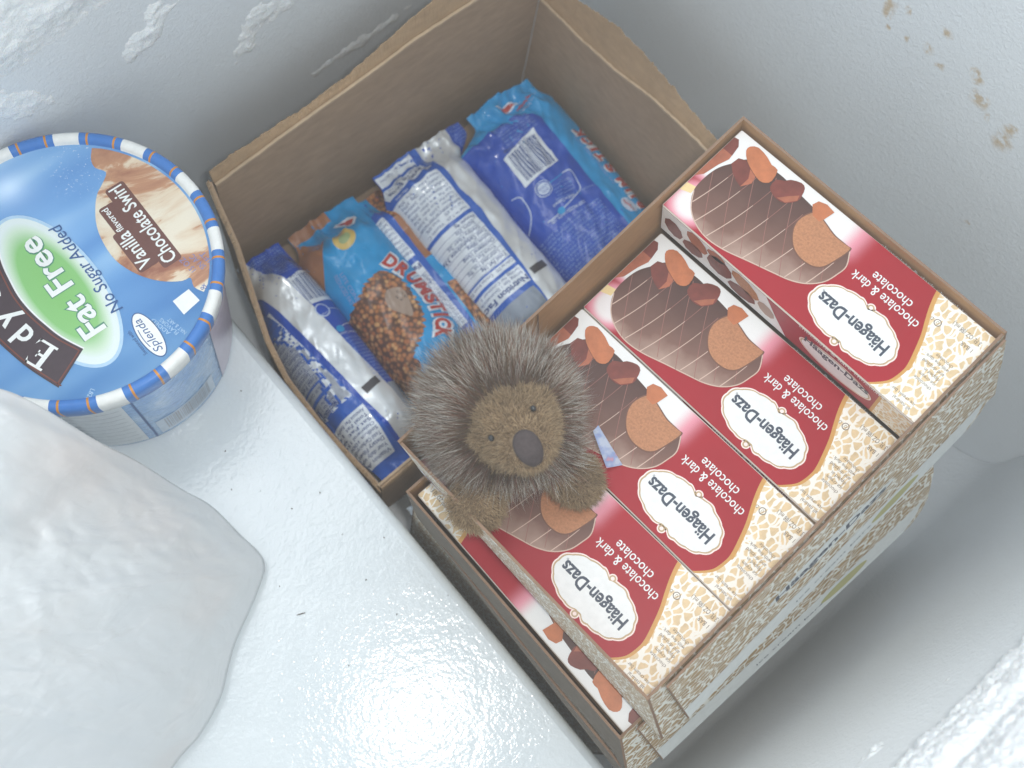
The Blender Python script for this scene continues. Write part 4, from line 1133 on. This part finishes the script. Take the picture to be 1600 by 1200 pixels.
def make_carton():
    L, W, D = 0.158, 0.0575, 0.026
    root = thing('ice_cream_box', '', 'carton')
    bm = bmesh.new(); box_bm(bm, 0.0004, L - 0.0004, 0.0004, W - 0.0004, -D, 0.0)
    bmesh.ops.bevel(bm, geom=bm.edges[:], offset=0.0007, segments=2, affect='EDGES')
    body = bm_obj('carton', bm, root, M_cartonside)
    A = carton_art()
    bulge = lambda x, y: 0.0
    A.build('front_print', lambda x, y, l: (0.0009 + (x + 6.0) * 0.001 * (L - 0.0018) / 0.158, 0.0009 + y * 0.001 * (W - 0.0018) / 0.0575, 0.00004 + l * LAY), body)
    B = side_art()
    # art y runs down the side; mapped on the faces at y = W and y = 0
    B.build('side_print', lambda x, y, l: (0.001 + x * 0.001 * 1.025, W - 0.00036 + l * LAY, -0.0009 - y * 0.001 * 0.93), body)
    B.build('side_print', lambda x, y, l: (0.001 + x * 0.001 * 1.025, 0.00036 - l * LAY, -0.0009 - y * 0.001 * 0.93), body)
    E = Art()
    E.rect(0.5, 1, 57, 25, M_crk, 1); E.rect(18, 3, 40, 23, K_white, 2); E.barcode(20, 5, 38, 20, K_slate, 3)
    E.build('end_print', lambda x, y, l: (0.00036 - l * LAY, x * 0.001, -y * 0.001), body)
    # outward facing winding for the printed sides
    for o, ax, sg in ((body.children[1], 1, 1), (body.children[2], 1, -1), (body.children[3], 0, -1)):
        bm = bmesh.new(); bm.from_mesh(o.data); bm.normal_update()
        fl = [f for f in bm.faces if f.normal[ax] * sg < 0]
        if fl: bmesh.ops.reverse_faces(bm, faces=fl)
        bm.to_mesh(o.data); bm.free()
    return root
def copy_tree(o, parent=None):
    c_ = o.copy(); COL.objects.link(c_)
    if parent is not None:
        c_.parent = parent
        c_.matrix_parent_inverse = o.matrix_parent_inverse.copy()
    for ch in o.children: copy_tree(ch, c_)
    return c_
def carton_at(o, u0, v0, w, flip=False, rot=0.0):
    """u0, v0: corner of the carton nearest the right wall and the cones, w: height of its top, all in the tray frame"""
    if not flip:
        m = Matrix(((0, 1, 0), (-1, 0, 0), (0, 0, 1))).to_4x4(); m.translation = Vector((u0, v0 + 0.158, w))
    else:
        m = Matrix(((0, -1, 0), (1, 0, 0), (0, 0, 1))).to_4x4(); m.translation = Vector((u0 + 0.0575, v0, w))
    o.matrix_world = TM @ m @ Matrix.Rotation(rot, 4, 'Z')
G_box = 'chocolate ice cream bar cartons in the top tray'
carton = make_carton()
spots = [(0.0029, 0.0018, -0.0050, False, 0.0, 'red carton raised a level above the others, nearest the stained wall'),
         (0.0605, 0.0040, -0.0320, False, 0.0022, 'red carton directly beside the raised one, its emblem fully visible'),
         (0.1183, 0.0042, -0.0324, False, -0.0020, 'red carton second from the step, its picture half hidden behind the hedgehog'),
         (0.1752, 0.0034, -0.0326, False, 0.004, 'red carton along the striped tray wall, under the hedgehog\'s paws'),
         (0.1852, 0.0060, -0.0675, True, math.radians(-2.6), 'turned-around red carton in the lower tray, seen as a strip'),]
for i, (u0, v0, w, fl, rot, lab) in enumerate(spots):
    o = carton if i == 0 else copy_tree(carton)
    o['label'] = lab; o['group'] = G_box if i < 4 else 'cartons in the lower trays'
    carton_at(o, u0, v0, w, fl, rot)

def sheet(name, rows, th, parent, mats, out=None):
    """a card sheet: rows is a grid of points (list of lists) of its outer face, th its thickness inward.  mats = outer, inner, edge"""
    bm = bmesh.new()
    n, m = len(rows), len(rows[0])
    P_ = [[Vector(p) for p in r] for r in rows]
    nr = (P_[0][-1] - P_[0][0]).cross(P_[-1][0] - P_[0][0]).normalized()
    if out is not None and nr.dot(Vector(out)) < 0:
        P_ = [r[::-1] for r in P_]; nr = -nr
    a = [[bm.verts.new(p) for p in r] for r in P_]; b = [[bm.verts.new(p - nr * th) for p in r] for r in P_]
    for i in range(n - 1):
        for j in range(m - 1):
            f = bm.faces.new((a[i][j], a[i][j + 1], a[i + 1][j + 1], a[i + 1][j])); f.material_index = 0
            f = bm.faces.new((b[i][j], b[i + 1][j], b[i + 1][j + 1], b[i][j + 1])); f.material_index = 1
    for j in range(m - 1):
        f = bm.faces.new((a[0][j + 1], a[0][j], b[0][j], b[0][j + 1])); f.material_index = 2
        f = bm.faces.new((a[-1][j], a[-1][j + 1], b[-1][j + 1], b[-1][j])); f.material_index = 2
    for i in range(n - 1):
        f = bm.faces.new((a[i][0], a[i + 1][0], b[i + 1][0], b[i][0])); f.material_index = 2
        f = bm.faces.new((a[i + 1][-1], a[i][-1], b[i][-1], b[i + 1][-1])); f.material_index = 2
    bmesh.ops.recalc_face_normals(bm, faces=bm.faces[:])
    return bm_obj(name, bm, parent, list(mats))
CARD = (M_trayp, M_tray_kraft, M_tray_edge)
def tray(label, u0, u1, v0, v1, w0, hgt, out_v, out_u, slot=False, flap=True, flap_u=(0.003, 0.222), turn=0.0):
    pv = Vector((u1, v0, 0))
    root = thing('display_tray', label, 'tray', TM @ Matrix.Translation(Vector((0, 0, w0)) + pv) @ Matrix.Rotation(turn, 4, 'Z') @ Matrix.Translation(-pv), 'stacked card display trays')
    th = 0.0014
    N = 26
    def row(p, q, wav=0.0, ph=0.0):
        p, q = Vector(p), Vector(q)
        return [p.lerp(q, i / N) + Vector((0, 0, wav * math.sin(i / N * 7 + ph) + wav * 0.6 * fbm(i * 0.35, ph))) for i in range(N + 1)]
    # back wall (next to the cones)
    wl = sheet('wall', [row((u1, v0, -hgt), (u0, v0, -hgt)), row((u1, v0 - 0.0006, 0), (u0, v0 - 0.0006, 0), 0.0005, 1)], th, root, CARD, (0, -1, 0))
    mesh_from('crease', [(0.1455, v0 + th + 0.0002, -0.034), (0.1467, v0 + th + 0.0002, -0.034), (0.1437, v0 + th - 0.0002, -0.0006), (0.1427, v0 + th - 0.0002, -0.0006)], [(0, 1, 2, 3)], wl, ink('crease_dark', (116, 92, 72), 0.7)) if flap and not slot else None
    # side towards the right wall
    sheet('wall', [row((u0, v0, -hgt), (u0, v1 + out_v * 0.9, -hgt)), row((u0, v0, 0), (u0, v1, 0), 0.0004, 2)], th, root, CARD, (-1, 0, 0))
    # side towards the step
    if not slot:
        sheet('wall', [row((u1 + out_u, v1 + out_v, -hgt), (u1, v0, -hgt)), row((u1 + out_u * 0.5, v1 + out_v * 0.5, -hgt * 0.5), (u1, v0, -hgt * 0.5)), row((u1, v1, 0), (u1, v0, 0), 0.0007, 3)], th, root, CARD, (1, 0, 0))
    else:
        # a long finger slot is cut through this side; the carton inside shows behind it
        mt = (kraft('tray_side_shaded', (104, 94, 82), 0.7, 0.2), M_tray_kraft, M_tray_edge)  # printed card lying in shade; the shade is put into its dark colour
        K_ = 60
        def pt2(s, h):
            v = v1 + (v0 - v1) * s + out_v * (1 - s) * (1 - h)
            return Vector((u1 + out_u * (1 - 0.6 * s) * (1 - h), v, -hgt * (1 - h) + (0.0006 * math.sin(s * 9) if h > 0.99 else 0)))
        env = lambda s: sst(0.015, 0.05, s) * sst(0.88, 0.82, s)
        lo_h = lambda s: 0.27 - 0.03 * s
        hi_h = lambda s: lo_h(s) + env(s) * (0.17 + 0.03 * math.sin(s * 12) - 0.05 * sst(0.60, 0.68, s))
        S_ = [i / K_ for i in range(K_ + 1)]
        sheet('wall', [[pt2(s, 0) for s in S_], [pt2(s, lo_h(s)) for s in S_]], th, root, mt, (1, 0, 0))
        sheet('wall', [[pt2(s, hi_h(s) + 0.0005) for s in S_], [pt2(s, 1.0) for s in S_]], th, root, mt, (1, 0, 0))
    # front wall, leaning out towards its foot
    sheet('wall', [row((u0, v1 + out_v, -hgt), (u1 + out_u, v1 + out_v, -hgt)), row((u0, v1, -0.0005), (u1, v1, -0.0005), 0.0007, 4)], th, root, CARD, (0, 1, 0))
    bm = bmesh.new(); box_bm(bm, u0 + 0.002, u1 - 0.002, v0 + 0.002, v1 + out_v - 0.002, -hgt + 0.0002, -hgt + 0.0016)
    bm_obj('base', bm, root, M_tray_kraft)
    if flap:
        # printed outer flap with rounded foot at its far end
        fu0, fu1 = flap_u
        R_ = 0.016
        def pt(s, h, lift):     # s: 0 at the step end, 1 at the wall end; h: 0 foot, 1 rim
            u = fu1 + (fu0 - fu1) * s
            return Vector((u, v1 + out_v * (1 - h) + lift, -hgt * (1 - h)))
        M_ = 40
        bot, top = [], []
        for i in range(M_ + 1):
            s = i / M_
            x = (1 - s) * (fu1 - fu0)
            hb = 0.0 if x > 0.022 else 0.62 * (1 - math.sqrt(max(0, 1 - (1 - x / 0.022) ** 2)))
            bot.append(pt(s, hb, 0.0022)); top.append(pt(s, 0.985 + 0.008 * fbm(s * 30, 2.0), 0.0022))
        mid = [a.lerp(b, 0.34) for a, b in zip(bot, top)]
        f_ = sheet('front_flap', [bot, mid, top], 0.0011, root, CARD, (0, 1, 0))
        A = Art()
        Lm = (fu1 - fu0) * 1000; Hm = hgt * 1000
        # in mm: x from the step end, y up
        pts = []
        A.rect(0, 0.4, Lm - 24, 15.5, M_trayw, 1)
        A.poly([(Lm - 24, 0.4), (Lm - 14, 7), (Lm - 9, 15.5), (Lm - 24, 15.5)], M_trayw, 1)
        lens = [(Lm * 0.26, 34)] + [(Lm * 0.26 + Lm * 0.40 * s, 34 + 7 * (math.sin(PI * s) ** 0.6)) for s in [i / 24 for i in range(1, 24)]] + [(Lm * 0.66, 34)] + [(Lm * 0.66 - Lm * 0.40 * s, 34 - 5 * (math.sin(PI * s) ** 0.6)) for s in [i / 24 for i in range(1, 24)]]
        A.poly(lens, M_trayw, 1)
        A.text('Häagen-Dazs', Lm * 0.29, 31.6, w=Lm * 0.34, h=5.2, m=K_slate, layer=2, bold=0.03)
        A.ell(Lm * 0.66, 8.0, 17, 4.2, ink('tray_green', (176, 172, 118), 0.45), 2, 20); A.text('ice cream bars', Lm * 0.34, 6.0, w=Lm * 0.24, h=2.2, m=K_slate, layer=2)
        nrm = (pt(1, 0, 0) - pt(0, 0, 0)).cross(pt(0, 1, 0) - pt(0, 0, 0)).normalized()
        if nrm.y < 0: nrm = -nrm
        A.build('flap_print', lambda x, y, l: pt(x / Lm, y / Hm, 0.0022) + nrm * (0.00012 + l * LAY), f_)
        # the near edge of the flap shows its brown ply
        a, b = pt(0, 0, 0.0023), pt(0, 0.985, 0.0023)
        d = Vector((0.0007, 0, 0))
        mesh_from('flap_edge', [a, a + d, b + d, b, a + nrm * -0.0012, a + d + nrm * -0.0012, b + d + nrm * -0.0012, b + nrm * -0.0012], [(0, 1, 2, 3), (7, 6, 5, 4), (0, 4, 5, 1), (1, 5, 6, 2), (2, 6, 7, 3), (3, 7, 4, 0)], f_, M_tray_edge)
    return root
tray('top display tray of card with pale crackle print, holding four red cartons', 0.0, 0.2325, 0.0, 0.1602, 0.0, 0.0600, 0.0170, 0.0062)
tray('second display tray down, shifted towards the step, with a slotted shaded side', 0.0560, 0.2455, 0.0030, 0.1640, -0.0625, 0.0540, 0.0200, 0.0125, slot=True, flap_u=(0.036, 0.2355), turn=math.radians(-2.6))
# the lowest case, level on the freezer floor
def low_case():
    root = thing('display_tray', 'lowest card case, in the dark under the two slanted trays', 'tray', Matrix.Translation((0.20, 0.012, ZF + 0.001)) @ Matrix.Rotation(math.radians(2.5), 4, 'Z'), 'stacked card display trays')
    x0, x1, y0, y1, h = -0.1100, 0.130, -0.098, 0.080, 0.1300
    th = 0.0014
    mats = CARD
    for p, q in (((x0, y1), (x0, y0)), ((x0, y0), (x1, y0)), ((x1, y0), (x1, y1)), ((x1, y1), (x0, y1))):
        sheet('wall', [[(p[0] + (q[0] - p[0]) * i / 20, p[1] + (q[1] - p[1]) * i / 20, z + (0.001 * fbm(i * 0.4, p[0] * 9) if z else 0)) for i in range(21)] for z in (0, h)], th, root, mats, (p[1] - q[1] if False else (q[1] - p[1]), -(q[0] - p[0]), 0))
    bm = bmesh.new(); box_bm(bm, x0 + 0.002, x1 - 0.002, y0 + 0.002, y1 - 0.002, 0.0002, 0.0016); bm_obj('base', bm, root, M_tray_kraft)
low_case()
# ------------------------------------------------------------------ plush hedgehog
def hedgehog():
    root = thing('plush_hedgehog', 'small brown plush hedgehog sitting on the red cartons', 'stuffed animal', Matrix.Translation((0.125, 0.070, 0.105)))
    off = Vector((0.125, 0.070, 0.105))
    fr = (AX_R * 0.88 + AX_U * 0.47).normalized()                 # the face's left-right
    fd = (AX_B * 0.90 - AX_U * 0.34 + AX_R * 0.20).normalized()   # where the face looks
    fr = (fr - fd * fr.dot(fd)).normalized(); fu = fd.cross(fr)
    body_c = Vector((0.1285, 0.0815, 0.1405)); head_c = Vector((0.1235, 0.0665, 0.1660))
    muz_c = head_c + fd * 0.0160 - fu * 0.0020
    pawL = Vector((0.0945, 0.0545, 0.1310)); pawR = Vector((0.1400, 0.0350, 0.1260))
    bm = bmesh.new()
    def ell(c, rad, ax=None):
        m = Matrix.Translation(c)
        if ax: m = m @ Matrix(ax).transposed().to_4x4()
        m = m @ Matrix.Diagonal((*rad, 1))
        bmesh.ops.create_icosphere(bm, subdivisions=3, radius=1.0, matrix=m)
    F_ = (fr, fu, fd)
    ell(body_c, (0.0320, 0.0320, 0.0290))
    ell(head_c, (0.0180, 0.0170, 0.0175), F_)
    ell(head_c - fu * 0.002 + fd * 0.006, (0.0155, 0.0145, 0.0150), F_)
    ell(muz_c, (0.0104, 0.0108, 0.0110), F_)
    ell(head_c + fd * 0.010 - fu * 0.001, (0.0130, 0.0125, 0.0120), F_)
    ell(head_c - fr * 0.0155 + fu * 0.0030 + fd * 0.002, (0.0045, 0.0050, 0.0035), F_)
    ell(head_c + fr * 0.0150 + fu * 0.0070 + fd * 0.001, (0.0040, 0.0045, 0.0035), F_)
    for p, sh in ((pawL, body_c + Vector((-0.016, -0.016, -0.010))), (pawR, body_c + Vector((0.006, -0.026, -0.008)))):
        for i in range(4):
            s = i / 3
            ell(sh.lerp(p, s), (0.0108 + 0.0014 * s, 0.0108 + 0.0014 * s, 0.0095))
    me = bpy.data.meshes.new('tmp'); bm.to_mesh(me); bm.free()
    tmp = bpy.data.objects.new('tmp', me); COL.objects.link(tmp)
    md = tmp.modifiers.new('r', 'REMESH'); md.mode = 'VOXEL'; md.voxel_size = 0.0014
    ms = tmp.modifiers.new('s', 'SMOOTH'); ms.factor = 0.6; ms.iterations = 5
    dg = bpy.context.evaluated_depsgraph_get()
    bme = bpy.data.meshes.new_from_object(tmp.evaluated_get(dg))
    bpy.data.objects.remove(tmp); bpy.data.meshes.remove(me)
    for v in bme.vertices: v.co -= off
    bme.polygons.foreach_set('use_smooth', [True] * len(bme.polygons))
    t = NT('plush_cloth'); c = t.co()
    M_cloth = t.fin(t.ramp(t.noise(c, 300.0, 4.0), [(0.3, S(106, 90, 72)), (0.7, S(138, 118, 94))]), 0.95, 0.1, t.bump(t.noise(c, 1200.0, 2.0), 0.8, 0.0006))
    body = new_obj('body', bme, root, M_cloth)
    # hair material: tone and root-to-tip banding are stored on the strands
    def hairmat(name, stops_a, stops_b, stops_c, rough=0.55):
        t = NT(name)
        at = t.n('ShaderNodeAttribute'); at.attribute_name = 'strand'
        r_, g_, b_ = t.xyz(at.outputs['Vector'])
        ca = t.ramp(g_, stops_a); cb = t.ramp(g_, stops_b); cc = t.ramp(g_, stops_c)
        colr = t.mix(t.math('GREATER_THAN', r_, 0.45), ca, cb)
        colr = t.mix(t.math('GREATER_THAN', r_, 0.80), colr, cc)
        k_ = t.math('MULTIPLY_ADD', b_, 0.9, 0.78)
        cmb = t.n('ShaderNodeCombineXYZ'); [t.l(k_, cmb.inputs[i]) for i in range(3)]
        colr = t.mix(1.0, colr, cmb.outputs[0], 'MULTIPLY')
        m = t.fin(colr, rough, 0.35)
        return m
    M_quill = hairmat('quill_hair', [(0.0, S(80, 68, 58)), (0.40, S(114, 100, 88)), (0.70, S(196, 190, 180)), (1.0, S(234, 230, 222))],
                      [(0.0, S(80, 62, 48)), (0.6, S(112, 92, 72)), (1.0, S(160, 142, 120))], [(0.0, S(84, 58, 50)), (0.6, S(126, 88, 74)), (1.0, S(160, 124, 106))])
    M_fuzz = hairmat('plush_fuzz', [(0.0, S(116, 96, 72)), (1.0, S(182, 156, 122))], [(0.0, S(106, 88, 66)), (1.0, S(162, 138, 106))], [(0.0, S(122, 102, 78)), (1.0, S(198, 174, 140))], 0.8)
    # area weighted sampling of the body
    tris = []; bme.calc_loop_triangles()
    vs = [v.co.copy() for v in bme.vertices]; vn = [v.normal.copy() for v in bme.vertices]
    cum = []; tot = 0.0
    for tr in bme.loop_triangles:
        tot += tr.area; cum.append(tot); tris.append(tuple(tr.vertices))
    import bisect
    rnd = random.Random(11)
    def sample():
        i = bisect.bisect_left(cum, rnd.random() * tot)
        a, b, c_ = tris[min(i, len(tris) - 1)]
        r1, r2 = rnd.random(), rnd.random()
        if r1 + r2 > 1: r1, r2 = 1 - r1, 1 - r2
        p = vs[a] + (vs[b] - vs[a]) * r1 + (vs[c_] - vs[a]) * r2
        n = (vn[a] + (vn[b] - vn[a]) * r1 + (vn[c_] - vn[a]) * r2).normalized()
        return p, n
    def region(p):
        w = p + off
        dh = (w - head_c)
        fd_ = dh.dot(fd)
        nb = 0.0050 * fbm(w.x * 220, w.y * 220, w.z * 220)
        if dh.length < 0.0258 + nb and fd_ > -0.0035 + nb: return 'face'
        if (w - muz_c).length < 0.016: return 'face'
        if (w - pawL).length < 0.0158 or ((w - pawR).length < 0.0175 and w.z < 0.1375): return 'paw'
        fl = w - body_c
        if fl.z < -0.004 and fl.y < -0.014: return 'paw'
        return 'quill'
    def strands(name, gen, mat, nseg, w0):
        V = []; F = []; att = []
        for (p, d, bend, ln, tone, wid) in gen:
            side = d.cross(Vector((0.3, 0.5, 0.8))).normalized(); up = d.cross(side)
            b = len(V); pt_ = 0.25 + 0.30 * fbm(p.x * 75, p.y * 75, p.z * 75, 3)
            for k in range(nseg):
                s = k / nseg
                q = p + d * (ln * s) + bend * (ln * s * s)
                r_ = wid * (1 - 0.75 * s)
                for a in (0.0, 2.094, 4.189):
                    V.append(q + side * (r_ * math.cos(a)) + up * (r_ * math.sin(a))); att.append((tone, s, pt_))
            V.append(p + d * ln + bend * ln); att.append((tone, 1.0, pt_))
            for k in range(nseg - 1):
                for a in range(3):
                    F.append((b + k * 3 + a, b + k * 3 + (a + 1) % 3, b + k * 3 + 3 + (a + 1) % 3, b + k * 3 + 3 + a))
            e = b + (nseg - 1) * 3
            for a in range(3): F.append((e + a, e + (a + 1) % 3, b + nseg * 3))
        o = mesh_from(name, V, F, body, mat, True)
        at = o.data.attributes.new('strand', 'FLOAT_VECTOR', 'POINT')
        at.data.foreach_set('vector', [x for q in att for x in q])
        o['kind'] = 'stuff'
        return o
    quills, fuzz = [], []
    while len(quills) < 18000 or len(fuzz) < 17000:
        p, n = sample()
        rg = region(p)
        w = p + off
        jit = Vector((rnd.gauss(0, 1), rnd.gauss(0, 1), rnd.gauss(0, 1)))
        if rg == 'quill':
            if len(quills) >= 18000: continue
            away = (w - (head_c + fd * 0.004)); away = (away - n * away.dot(n))
            if away.length > 1e-6: away.normalize()
            cl = Vector((fbm(p.x * 90, p.y * 90, p.z * 90), fbm(p.x * 90 + 7, p.y * 90, p.z * 90), fbm(p.x * 90, p.y * 90 + 9, p.z * 90)))
            d = (n * 0.95 + away * 0.75 + jit * 0.22 + cl * 0.36).normalized()
            bend = away * 0.16 + jit * 0.08 + Vector((0, 0, -0.05))
            quills.append((p - n * 0.0004, d, bend, rnd.uniform(0.0090, 0.0172), rnd.random(), rnd.uniform(0.00009, 0.00016)))
        else:
            if len(fuzz) >= 17000: continue
            nq = w - (muz_c + fd * 0.0108 + fu * 0.0025)
            if abs(nq.dot(fr)) < 0.0056 and abs(nq.dot(fu)) < 0.0085 and nq.dot(fd) > -0.006: continue
            down = -fu if rg == 'face' else Vector((0, -0.6, -0.4))
            tang = (w - (muz_c if rg == 'face' else w - Vector((0, -1, 0)))); tang = tang - n * tang.dot(n)
            if tang.length > 1e-6: tang.normalize()
            cl = Vector((fbm(p.x * 160, p.y * 160, p.z * 160), fbm(p.x * 160 + 7, p.y * 160, p.z * 160), fbm(p.x * 160, p.y * 160 + 9, p.z * 160)))
            d = (n * 0.9 + tang * 0.35 + jit * 0.22 + cl * 0.55).normalized()
            ln = rnd.uniform(0.0024, 0.0052)
            if (w - muz_c).dot(fd) > 0.004: ln *= 0.6
            fuzz.append((p - n * 0.0003, d, jit * 0.15, ln, rnd.random(), rnd.uniform(0.00016, 0.00024)))
    strands('quill_fur', quills, M_quill, 3, 0.0002)
    strands('plush_fur', fuzz, M_fuzz, 2, 0.0002)
    # nose: a flat dark oval of felt, wider at the top
    M_nose = ink('nose_felt', (74, 66, 66), 0.85, 0.15, 0.12, 700)
    nc = muz_c + fd * 0.0108 + fu * 0.0040 - off
    V = []; F = []
    nr, na = 9, 28
    for i in range(nr + 1):
        ph = PI * i / nr
        for j in range(na):
            a = 2 * PI * j / na
            x = math.sin(ph) * math.cos(a); y = math.sin(ph) * math.sin(a); z = math.cos(ph)
            V.append(nc + fr * (x * 0.0057 * (1 + 0.30 * y)) + fu * (y * 0.0100 - 0.0028) + fd * (z * 0.0038 - 0.0034 * y * y - 0.0012 * (1 - y)))
    for i in range(nr):
        for j in range(na):
            F.append((i * na + j, (i + 1) * na + j, (i + 1) * na + (j + 1) % na, i * na + (j + 1) % na))
    mesh_from('nose', V, F, body, M_nose, True)
    M_eye = ink('eye_glass', (26, 28, 30), 0.08, 0.7, 0.02)
    for s, uu in ((-0.0118, 0.0088), (0.0098, 0.0112)):
        ec = head_c + fr * s + fu * uu + fd * (0.0158 if s < 0 else 0.0150)
        bm = bmesh.new(); bmesh.ops.create_uvsphere(bm, u_segments=20, v_segments=12, radius=0.0015, matrix=Matrix.Translation(ec - off) @ Matrix((fr, fu, fd)).transposed().to_4x4() @ Matrix.Diagonal((0.85, 1.0, 0.9, 1)))
        bm_obj('eye', bm, body, M_eye, True)
    # paper tag at its side
    t = NT('tag_paper'); c = t.co()
    M_tag = t.fin(t.ramp(t.noise(c, 130.0, 2.0), [(0.42, S(196, 206, 226)), (0.56, S(150, 170, 214)), (0.62, S(206, 160, 180))]), 0.4, 0.4)
    pts = [Vector((0.1580, 0.0470, 0.138)), Vector((0.1612, 0.0475, 0.140)), Vector((0.1640, 0.0270, 0.1205)), Vector((0.1562, 0.0305, 0.1225))]
    d = Vector((0.0002, 0.0, -0.0004))
    mesh_from('tag', [p - off for p in pts] + [p + d - off for p in pts], [(0, 3, 2, 1), (4, 5, 6, 7), (0, 1, 5, 4), (1, 2, 6, 5), (2, 3, 7, 6), (3, 0, 4, 7)], root, M_tag)
hedgehog()

# ------------------------------------------------------------------ small things
def scrap():
    t = NT('clear_film'); c = t.co()
    m = t.fin(S(196, 206, 214), 0.18, 0.6, t.bump(t.noise(c, 240.0, 4.0, 0.6), 0.7, 0.002))
    t.p.inputs['Alpha'].default_value = 0.8
    V = []; F = []
    P_ = [Vector((0.0894, 0.0955, -0.030)), Vector((0.0955, 0.0945, -0.028)), Vector((0.0935, 0.072, -0.024)), Vector((0.0894, 0.070, -0.026))]
    n = 16
    for s in (0, 1):
        for i in range(n + 1):
            for j in range(n + 1):
                a = P_[0].lerp(P_[3], i / n); b = P_[1].lerp(P_[2], i / n); q = a.lerp(b, j / n)
                q.z += 0.0022 * fbm(i * 0.3, j * 0.4, 3.0) - s * 0.0003
                V.append(q)
    W = n + 1; o2 = W * W
    for i in range(n):
        for j in range(n):
            a = i * W + j
            F.append((a, a + W, a + W + 1, a + 1)); F.append((o2 + a, o2 + a + 1, o2 + a + W + 1, o2 + a + W))
    o = mesh_from('plastic_scrap', V, F, None, m, True)
    tag(o, 'scrap of clear plastic film wedged in the gap beside the step', 'plastic')
scrap()
SPK = [(0.0142, 0.1606), (0.0522, 0.2052), (0.0343, 0.1309), (0.0265, 0.1501), (0.0243, 0.1811), (0.0429, 0.0729), (0.0034, 0.0997), (0.0074, 0.0415), (0.0688, 0.0188), (0.0479, 0.1016), (0.0652, 0.0857), (0.0522, 0.1287), (0.0447, 0.0471), (0.0336, 0.0182), (0.0736, 0.0376)]
bm = bmesh.new()
rr = random.Random(5)
for i, (x, y) in enumerate(SPK + [(0.0037, 0.0801)]):
    L_ = 0.0003 + 0.0004 * rr.random() if i < len(SPK) else 0.0030
    m = Matrix.Translation((x, y, 0.0003)) @ Matrix.Rotation(rr.random() * 6, 4, 'Z') @ Matrix.Diagonal((L_, L_ * (0.6 if i < len(SPK) else 0.12), 0.00025, 1))
    bmesh.ops.create_icosphere(bm, subdivisions=1, radius=1.0, matrix=m)
o = bm_obj('crumbs', bm, None, ink('crumb_brown', (92, 84, 76), 0.7))
tag(o, 'tiny dark crumbs scattered over the white step', 'crumbs', kind='stuff')

# ------------------------------------------------------------------ cold mist in the freezer
bm = bmesh.new(); box_bm(bm, -0.60, 0.60, -0.30, 0.60, -0.20, 0.70)
hz = bm_obj('haze', bm)
hz['kind'] = 'stuff'; hz['label'] = 'thin cold mist filling the open freezer'; hz['category'] = 'mist'
t = NT('cold_mist')
t.t.nodes.remove(t.p)
vol = t.n('ShaderNodeVolumePrincipled')
vol.inputs['Color'].default_value = (0.93, 0.95, 0.97, 1)
vol.inputs['Density'].default_value = 0.062
for nm in ('Density Attribute', 'Color Attribute', 'Temperature Attribute'):
    if nm in vol.inputs: vol.inputs[nm].default_value = ''
t.l(vol.outputs[0], t.out.inputs['Volume'])
t.m.cycles.homogeneous_volume = True
hz.data.materials.append(t.m)
